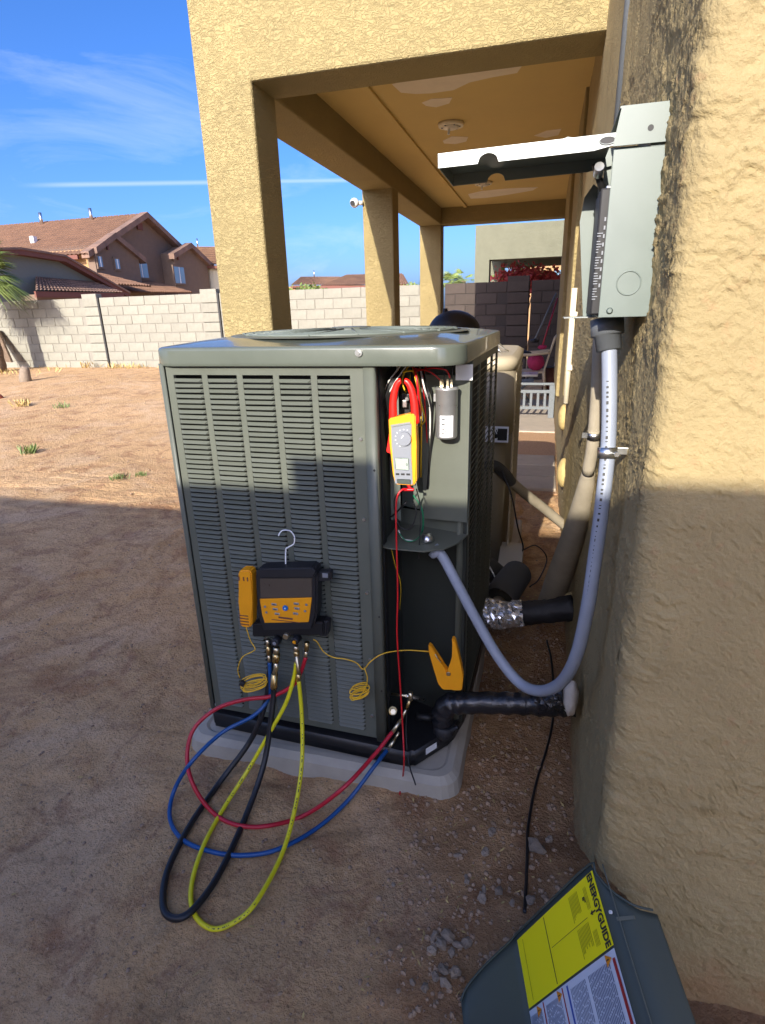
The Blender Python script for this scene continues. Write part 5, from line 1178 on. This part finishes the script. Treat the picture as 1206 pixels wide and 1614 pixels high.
hose('charging_hose', 'red hose curving from the manifold round to the service valve', [aY(482, 1036, 1.345), aY(474, 1060, 1.34), aY(462, 1080, 1.335), aY(430, 1097, 1.32), aY(385, 1103, 1.30), aY(340, 1118, 1.27), aY(305, 1150, 1.22), aY(295, 1195, 1.17), aY(306, 1240, 1.12), gp(335, 1280, .012), gp(372, 1300, .010), gp(420, 1302, .010), gp(480, 1285, .012), aY(540, 1243, 1.20), aY(590, 1190, 1.31), aY(620, 1152, 1.38)], .0062, M_HR, [(aY(618, 1155, 1.375), aY(632, 1135, 1.40), .006), (aY(632, 1135, 1.40), aY(641, 1117, 1.41), .0045)])
hose('charging_hose', 'blue hose curving from the manifold round below the red one', [aY(425, 1044, 1.345), aY(426, 1070, 1.34), aY(424, 1100, 1.335), aY(400, 1128, 1.30), aY(350, 1155, 1.25), aY(303, 1200, 1.16), gp(275, 1245, .03), gp(268, 1290, .012), gp(290, 1325, .010), gp(340, 1344, .010), gp(390, 1348, .010), gp(440, 1338, .010), gp(500, 1305, .010), gp(550, 1260, .02), aY(590, 1208, 1.31), aY(612, 1180, 1.37)], .0062, M_HB, [(aY(611, 1182, 1.365), aY(622, 1166, 1.38), .0062), (aY(622, 1166, 1.38), aY(629, 1154, 1.39), .0042)])

def marks(t, P, r, m):
    b = MB(); i = 2
    while i < len(P)-4:
        n = random.choice((1, 1, 2, 3)); p, q = P[i], P[i+n]; toc = (CP-p).normalized(); sd = (q-p).normalized().cross(toc).normalized()*.0013
        if (q-p).length < .03: b.quad(p+toc*r-sd, q+toc*r-sd, q+toc*r+sd, p+toc*r+sd)
        i += n+random.choice((1, 2, 5, 9))
    b.build('printed_marks', m, t)['kind'] = 'stuff'
for o in [o for o in COL.objects if o.get('category') == 'hose' and 'yellow' in o['label']]:
    body = [c for c in o.children if c.name.startswith('hose_body')][0]; vs_ = body.data.vertices; k = 12
    P = [sum((vs_[i+j].co for j in range(k)), Vector())/k+o.location for i in range(0, len(vs_)-k+1, k)]
    Q = []
    for a, b_ in zip(P, P[1:]): Q += [a.lerp(b_, f) for f in (0, .25, .5, .75)]
    marks(o, Q, .0065, M_DARK)
# ------------------------------------------------------------------ pipe clamps
def left_clamp():
    Y = 1.335; t = thing('pipe_clamp_probe', 'amber pipe clamp probe clipped beside the manifold, its cord coiled below', 'pipe clamp', aY(386, 940, Y))
    b = MB().prism([aY(x, y, Y-.01) for x, y in ((375, 904), (378, 899), (393, 899), (396, 904), (398, 950), (397, 985), (393, 990), (381, 989), (378, 984), (376, 950))], (0, .035, 0)); bmesh.ops.bevel(b.bm, geom=b.bm.edges[:], offset=.004, segments=3, affect='EDGES'); b.build('handle', M_YEL, t)
    g = MB()
    for k in range(4): g.bx(aY(380, 970, Y).x, aY(394, 970, Y).x, Y-.0115, Y-.009, aY(386, 967+k*4.5, Y).z, aY(386, 968.2+k*4.5, Y).z)
    for x in (379, 386, 392): g.bx(aY(x, 909, Y).x, aY(x+1.5, 909, Y).x, Y-.0115, Y-.009, aY(386, 913, Y).z, aY(386, 907, Y).z)
    g.build('grip_ribs', M_FASCIA, t)['kind'] = 'stuff'
    MB().tube([aY(388, 989, Y), aY(395, 1010, Y), aY(402, 1022, 1.33), aY(398, 1027, 1.33), aY(382, 1036, 1.33), aY(375, 1055, 1.33), aY(378, 1068, 1.335)], .0016, 6, 8).build('cord', M_YELC, t, True)
    for k in range(7):
        pts = []; ph = random.uniform(-.4, .4); kx, kz = random.uniform(13, 21), random.uniform(5, 9)
        for i in range(14):
            a = i/13*6.283+ph; pts.append(aY(399+kx*math.cos(a)+k*.4, 1071+k*2.1+kz*math.sin(a)*1.0-math.cos(a)*5, 1.335-.006*math.sin(a)-k*.001))
        MB().tube(pts, .0016, 6, 3).build('cord_coil', M_YELC, t, True)
    MB().box(aY(382, 1077, 1.33), (.016, .012, .018), Euler((0, .5, 0)), .003).build('cord_tie', M_BLK_PL, t)
left_clamp()
def right_clamp():
    Y = 1.43; t = thing('pipe_clamp_probe', 'amber spring clamp probe gripping the black taped pipe, handles upward', 'pipe clamp', aY(705, 1070, Y))
    def jaw(pix, y0, y1, nm='handle'):
        b = MB().prism([aY(x, y, Y+y0) for x, y in pix], (0, y1-y0, 0)); bmesh.ops.bevel(b.bm, geom=b.bm.edges[:], offset=.003, segments=2, affect='EDGES'); b.build(nm, M_YEL, t)
    jaw([(675, 1017), (679, 1019), (688, 1034), (694, 1046), (703, 1055), (709, 1064), (716, 1088), (698, 1088), (690, 1078), (684, 1056), (676, 1030)], 0, .022)
    jaw([(712, 1007), (717, 1009), (722, 1030), (727, 1052), (730, 1066), (728, 1089), (712, 1089), (702, 1064), (708, 1051), (714, 1036), (713, 1020)], -.008, .014)
    c = aY(707, 1062, Y-.009); MB().rings([(c, .007), (c+Vector((0, -.003, 0)), .006)], 14).build('pivot', M_BRASSP, t)
    MB().tube([aY(686, 1031, Y-.002), aY(690, 1038, Y-.004), aY(695, 1044, Y-.002)], .0015, 6).build('spring', M_CHROME, t)
    MB().tube([aY(676, 1027, Y), aY(640, 1025, 1.41), aY(605, 1030, 1.38), aY(584, 1043, 1.36), aY(573, 1055, 1.355), aY(562, 1045, 1.352), aY(545, 1039, 1.35), aY(525, 1036, 1.35), aY(510, 1027, 1.35), aY(500, 1012, 1.345), aY(494, 1008, 1.34)], .0017, 6, 8).build('cord', M_YELC, t, True)
    MB().tube([aY(574, 1052, 1.352), aY(579, 1068, 1.345), aY(576, 1085, 1.343), aY(566, 1098, 1.343), aY(556, 1104, 1.345), aY(551, 1098, 1.348)], .0017, 6, 8).build('cord', M_YELC, t, True)
    for k in range(8):
        pts = []; kx = random.uniform(11, 16); kz = random.uniform(3, 9); oy = random.uniform(-7, 8)
        for i in range(14):
            a = i/13*6.283; pts.append(aY(567+kx*math.cos(a), 1088+oy+kz*math.sin(a)-math.cos(a)*3.5, 1.352-.008*math.sin(a)))
        MB().tube(pts, .0016, 6, 3).build('cord_coil', M_YELC, t, True)
right_clamp()

# ------------------------------------------------------------------ loose cover panel with labels, leaning at the wall foot
def cover_panel():
    t = thing('cover_panel', 'dark sheet metal cover panel with yellow and white labels, leaning at the wall foot', 'panel', aZ(930, 1480, .1))
    # plane frame from three photographed points: top of bend, lower end of bend, left side of label
    A = aZ(933, 1373, .28); A = CP+(A-CP)*.925; u = Vector((.032, -.116, -.033)).normalized(); w_ = Vector((-.069, .029, -.175)); w_ = (w_-u*w_.dot(u)).normalized(); n = u.cross(w_); n = n if n.z > 0 else -n
    rc = ray(816, 1486); C = CP+rc*((A-CP).dot(n)/rc.dot(n))
    LU = .52; WW = (C-A).dot(w_); C = A+w_*WW; G = aZ(728, 1590, .008); g_ = (G-C); GL = g_.length; g_.normalize()
    prof = [(-.046, -.075), (-.0455, -.07), (-.044, -.045), (-.040, -.028), (-.028, -.008), (-.010, -.001), (0, 0), (WW*.5, .001), (WW-.012, 0), (WW, .0), (WW+.02, .0), (WW+GL*.5, .012), (WW+GL*.8, .012), (WW+GL, 0.)]
    def pt(s_, h, v): return A+w_*min(s_, WW)+g_*max(0, s_-WW)+n*h+u*v
    vals = np.linspace(-.012, LU, 26); X = np.zeros((len(vals), len(prof))); Yy = X.copy(); Z = X.copy()
    for i, v in enumerate(vals):
        for j, (s_, h) in enumerate(prof):
            p = pt(s_, h, v + max(0, -s_)*1.9*max(0, 1-v/.2)); p.z = max(p.z, .006); X[i, j], Yy[i, j], Z[i, j] = p
    o = grid_obj('bent_sheet', X, Yy, Z, M_PANEL, True, t)
    sm = o.modifiers.new('solid', 'SOLIDIFY'); sm.thickness = .0016; sm.offset = -1
    # stiffening fold at the upper end and seam on the flange
    MB().tube([pt(s_, h+.001, -.012+max(0, -s_)*1.9) for s_, h in prof[1:]], .0022, 6, 3).build('folded_edge', M_PANEL, t, True)
    MB().tube([pt(-.030, -.006, 0), pt(-.030, -.006, .12), pt(-.031, -.006, .25)], .0012, 6).build('crease', M_UNIT, t)
    MB().prism([pt(-.028, -.004, .085), pt(-.042, -.03, .085), pt(-.042, -.03, .091), pt(-.028, -.004, .091)], n*.002).build('crease', M_UNIT, t)
    c = pt(-.020, -.002, .075); MB().cyl(c, c+n*.004, .003, seg=8).build('screw', M_WHITE, t)
    e = .0012
    def sheet(s0, s1, v0, v1, m, name, par=None, h=e):
        b = MB(); K = 8
        def hh(s_): 
            for (a, ha), (c_, hc) in zip(prof, prof[1:]):
                if a <= s_ <= c_: return ha+(hc-ha)*(s_-a)/(c_-a)
            return 0
        S = sorted({s0, s1, *[a for a, _ in prof if s0 < a < s1], *[s0+(s1-s0)*k/K for k in range(K+1)]})
        for a, c_ in zip(S, S[1:]): b.quad(pt(a, hh(a)+h, v0), pt(c_, hh(c_)+h, v0), pt(c_, hh(c_)+h, v1), pt(a, hh(a)+h, v1))
        return b.build(name, m, par or t)
    vY = ((aY(966, 1488, .93)-A).dot(u))
    vY = .118
    sheet(-.003, WW-.002, 0, vY, M_LABY, 'yellow_label')
    def bars(L_, m, h=2*e, name='label_print'):
        b = MB()
        for s0, s1, v0, v1 in L_: b.quad(pt(s0, h, v0), pt(s1, h, v0), pt(s1, h, v1), pt(s0, h, v1))
        o = b.build(name, m, t); o['kind'] = 'stuff'
    # heading runs along u; baseline faces -w
    text_mesh('ENERGYGUIDE', .0235, pt(.011, 2*e, vY*.5), u, -w_, M_DARK, 'heading', t, .0009, 'CENTER', .74)
    a0 = pt(.022, 2*e, vY*.5)
    MB().prism([pt(.020, 2*e, vY*.48), pt(.020, 2*e, vY*.50), pt(.030, 2*e, vY*.50), pt(.030, 2*e, vY*.525), pt(.038, 2*e, vY*.49), pt(.030, 2*e, vY*.455), pt(.030, 2*e, vY*.48)], n*.0003).build('arrow', M_DARK, t)
    text_mesh('8"', .012, pt(.048, 2*e, vY*.22), u, -w_, M_DARK, 'size_mark', t, .0004)
    L_ = []
    for k in range(3): L_.append((.032+k*.004, .0332+k*.004, vY*.12, vY*.42))
    for k in range(4): L_.append((.032+k*.004, .0332+k*.004, vY*.70, vY*.90))
    for k in range(8): L_.append((.064+k*.0045, .0655+k*.0045, vY*.08, vY*random.uniform(.34, .45)))
    for k in range(10): L_.append((.052+k*.0045, .0535+k*.0045, vY*.55, vY*random.uniform(.75, .95)))
    L_.append((WW-.030, WW-.0285, vY*.06, vY*.94)); bars(L_, M_YINK)
    bars([(WW*.60, WW*.60+.0025, vY*.03, vY*.97), (.05, WW*.58, vY*.495, vY*.502)], M_DARK)
    # white sheet
    v0 = vY+.004; sheet(-.002, WW-.002, v0, v0+.20, M_LABW, 'white_label')
    bars([(.002, .010, v0+.012, v0+.20)], M_LABR); bars([(WW*.50, WW*.50+.006, v0+.004, v0+.20)], M_LABBL); bars([(WW*.56, WW*.56+.004, v0+.002, v0+.2), (WW*.80, WW*.80+.004, v0+.002, v0+.2)], M_LABR)
    Lt = []; s_ = .022
    while s_ < WW*.48:
        if abs(s_-WW*.3) > .004: 
            v = v0+.012
            while v < v0+.19: 
                l_ = random.uniform(.006, .022); Lt.append((s_, s_+.0019, v, min(v+l_, v0+.192))); v += l_+.0022
        s_ += .0048
    for sa, sb in ((WW*.60, WW*.78), (WW*.84, WW*.98)):
        s_ = sa
        while s_ < sb:
            v = v0+.01
            while v < v0+.19: l_ = random.uniform(.006, .02); Lt.append((s_, s_+.0016, v, min(v+l_, v0+.192))); v += l_+.0022
            s_ += .0042
    bars(Lt, M_LABB)
    for s_ in (.020, WW*.60, WW*.86):
        q = pt(s_, 2.3*e, v0+.010); MB().prism([q-w_*.009, q+w_*.009-u*.009, q+w_*.009+u*.009], n*.0004).build('warning_triangle', M_ORANGE, t)
        text_mesh('!', .012, q+w_*.004+n*.0006, u, -w_, M_DARK, 'warning_mark', t, .0004, 'CENTER')
cover_panel()

# ------------------------------------------------------------------ stones
def rock_mesh(i):
    b = MB().sphere((0, 0, 0), 1, 2, (1, random.uniform(.6, .9), random.uniform(.5, .75)), .30); me = bpy.data.meshes.new('stone'); b.bm.to_mesh(me); b.bm.free()
    me.materials.append(M_ROCK); return me
RM = [rock_mesh(i) for i in range(6)]
def stone(px, py, s, label, group='stones on the dirt'):
    p = gp(px, py, 0); o = bpy.data.objects.new('stone', random.choice(RM)); COL.objects.link(o); o.location = (p.x, p.y, p.z+s*.35); o.scale = (s, s, s)
    o.rotation_euler = (random.uniform(-.3, .3), random.uniform(-.3, .3), random.uniform(0, 6.28)); tag(o, label, 'stone', group)
stone(845, 1338, .026, 'largest pale grey stone, right of the black ground cable'); stone(776, 1313, .015, 'grey stone between the condenser pad and the black ground cable'); stone(765, 1345, .014, 'oblong light grey stone below the pad corner')
stone(722, 1350, .011, 'grey stone left of the oblong light one below the pad corner'); stone(736, 1390, .009, 'small pale round stone above the gravel heap'); stone(760, 1418, .014, 'flat tan square stone near the end of the black cable'); stone(787, 1407, .014, 'flat brown stone beside the tan square one')
stone(836, 1420, .014, 'brown stone at the end of the black cable'); stone(807, 1425, .010, 'brown stone left of the cable end'); stone(866, 1325, .012, 'flat brown stone right of the largest stone')
hx = [(685, 1478, .013), (706, 1478, .017), (695, 1490, .014), (722, 1492, .013), (736, 1488, .014), (712, 1503, .010), (680, 1500, .012), (699, 1530, .013), (716, 1535, .014), (686, 1540, .010), (702, 1552, .014), (670, 1558, .010), (650, 1550, .009), (735, 1382, .006), (763, 1402, .009), (620, 1395, .006)]
hl = ['oval stone at the upper left of the heap beside the cover panel', 'largest grey stone near the top of the heap', 'stone wedged left of the largest one in the heap', 'tan stone right of centre in the upper heap', 'bluish stone at the right end of the upper heap',
      'small stone just below the upper heap', 'stone at the lower left of the upper heap', 'stone topping the lower heap on its left', 'round pale stone at the right of the lower heap', 'small stone at the left of the lower heap', 'broad stone at the bottom right of the lower heap',
      'lone stone below the lower heap', 'lone small stone left of the lower heap near the picture bottom', 'tiny pale stone above the small round one', 'tiny stone beside the flat tan square stone', 'tiny lone stone on bare dirt left of the heaps']
for (x, y, s), lb_ in zip(hx, hl): stone(x, y, s, lb_, 'stones in the heap')
def gravel():
    # loose small pebbles, clods and chips over the near dirt: one mesh
    proto = []
    for k in range(5):
        b = bmesh.new(); bmesh.ops.create_icosphere(b, subdivisions=1, radius=1); proto.append((np.array([v.co[:] for v in b.verts])*np.random.uniform(.75, 1.2, (12 if len(b.verts) == 12 else len(b.verts), 1)), [[v.index for v in f.verts] for f in b.faces])); b.free()
    V, Fc, n0 = [], [], 0
    def put(x, y, s, flat=.6):
        nonlocal n0
        pv, pf = random.choice(proto); a = random.uniform(0, 6.28); ca, sa = math.cos(a), math.sin(a); sy = random.uniform(.55, 1)
        q = pv*np.array([s, s*sy, s*flat]); q = np.stack([q[:, 0]*ca-q[:, 1]*sa+x, q[:, 0]*sa+q[:, 1]*ca+y, q[:, 2]+gz(x, y)+s*.2], 1)
        V.append(q); Fc.extend([[i+n0 for i in f] for f in pf]); n0 += len(q)
    for _ in range(4200):
        x, y = random.uniform(-2.6, .3), random.uniform(.5, 4.0)
        put(x, y, random.choice((.0015, .002, .0025, .003, .004, .007)), .5)
    for _ in range(2300):   # strip between unit and wall, and below pad corner
        x, y = random.uniform(-.32, .16), random.uniform(.75, 2.6); put(x, y, random.choice((.0015, .002, .003, .004, .006, .009)), .6)
    c = gp(705, 1510, 0)
    for _ in range(90):
        put(c.x+random.gauss(0, .06), c.y+random.gauss(0, .10), random.uniform(.002, .008), .7)
    for _ in range(1500):
        x, y = random.uniform(-9, -1), random.uniform(3.6, 11); put(x, y, random.choice((.005, .006, .008, .014)), .45)
    me = bpy.data.meshes.new('gravel'); me.from_pydata(np.concatenate(V).tolist(), [], Fc); me.materials.append(M_PEB)
    o = bpy.data.objects.new('gravel', me); COL.objects.link(o); o['kind'] = 'stuff'; o['label'] = 'loose pebbles and dirt clods scattered over the yard'; o['category'] = 'gravel'
gravel()
def leaf_litter():
    b = MB()
    for _ in range(520):
        x, y = (random.uniform(-.3, .15), random.uniform(.8, 2.8)) if random.random() < .6 else (random.uniform(-2.2, 0), random.uniform(.6, 3.4))
        p = Vector((x, y, gz(x, y)+.004)); a = random.uniform(0, 6.28); d = Vector((math.cos(a), math.sin(a), random.uniform(-.3, .4)))*random.uniform(.004, .012); s = Vector((-math.sin(a), math.cos(a), random.uniform(-.4, .4)))*random.uniform(.001, .003)
        b.quad(p-d, p-s, p+d, p+s)
    o = b.build('leaf_litter', M_DRY); o['kind'] = 'stuff'; o['label'] = 'dry straw bits and leaf litter on the dirt'; o['category'] = 'litter'
leaf_litter()
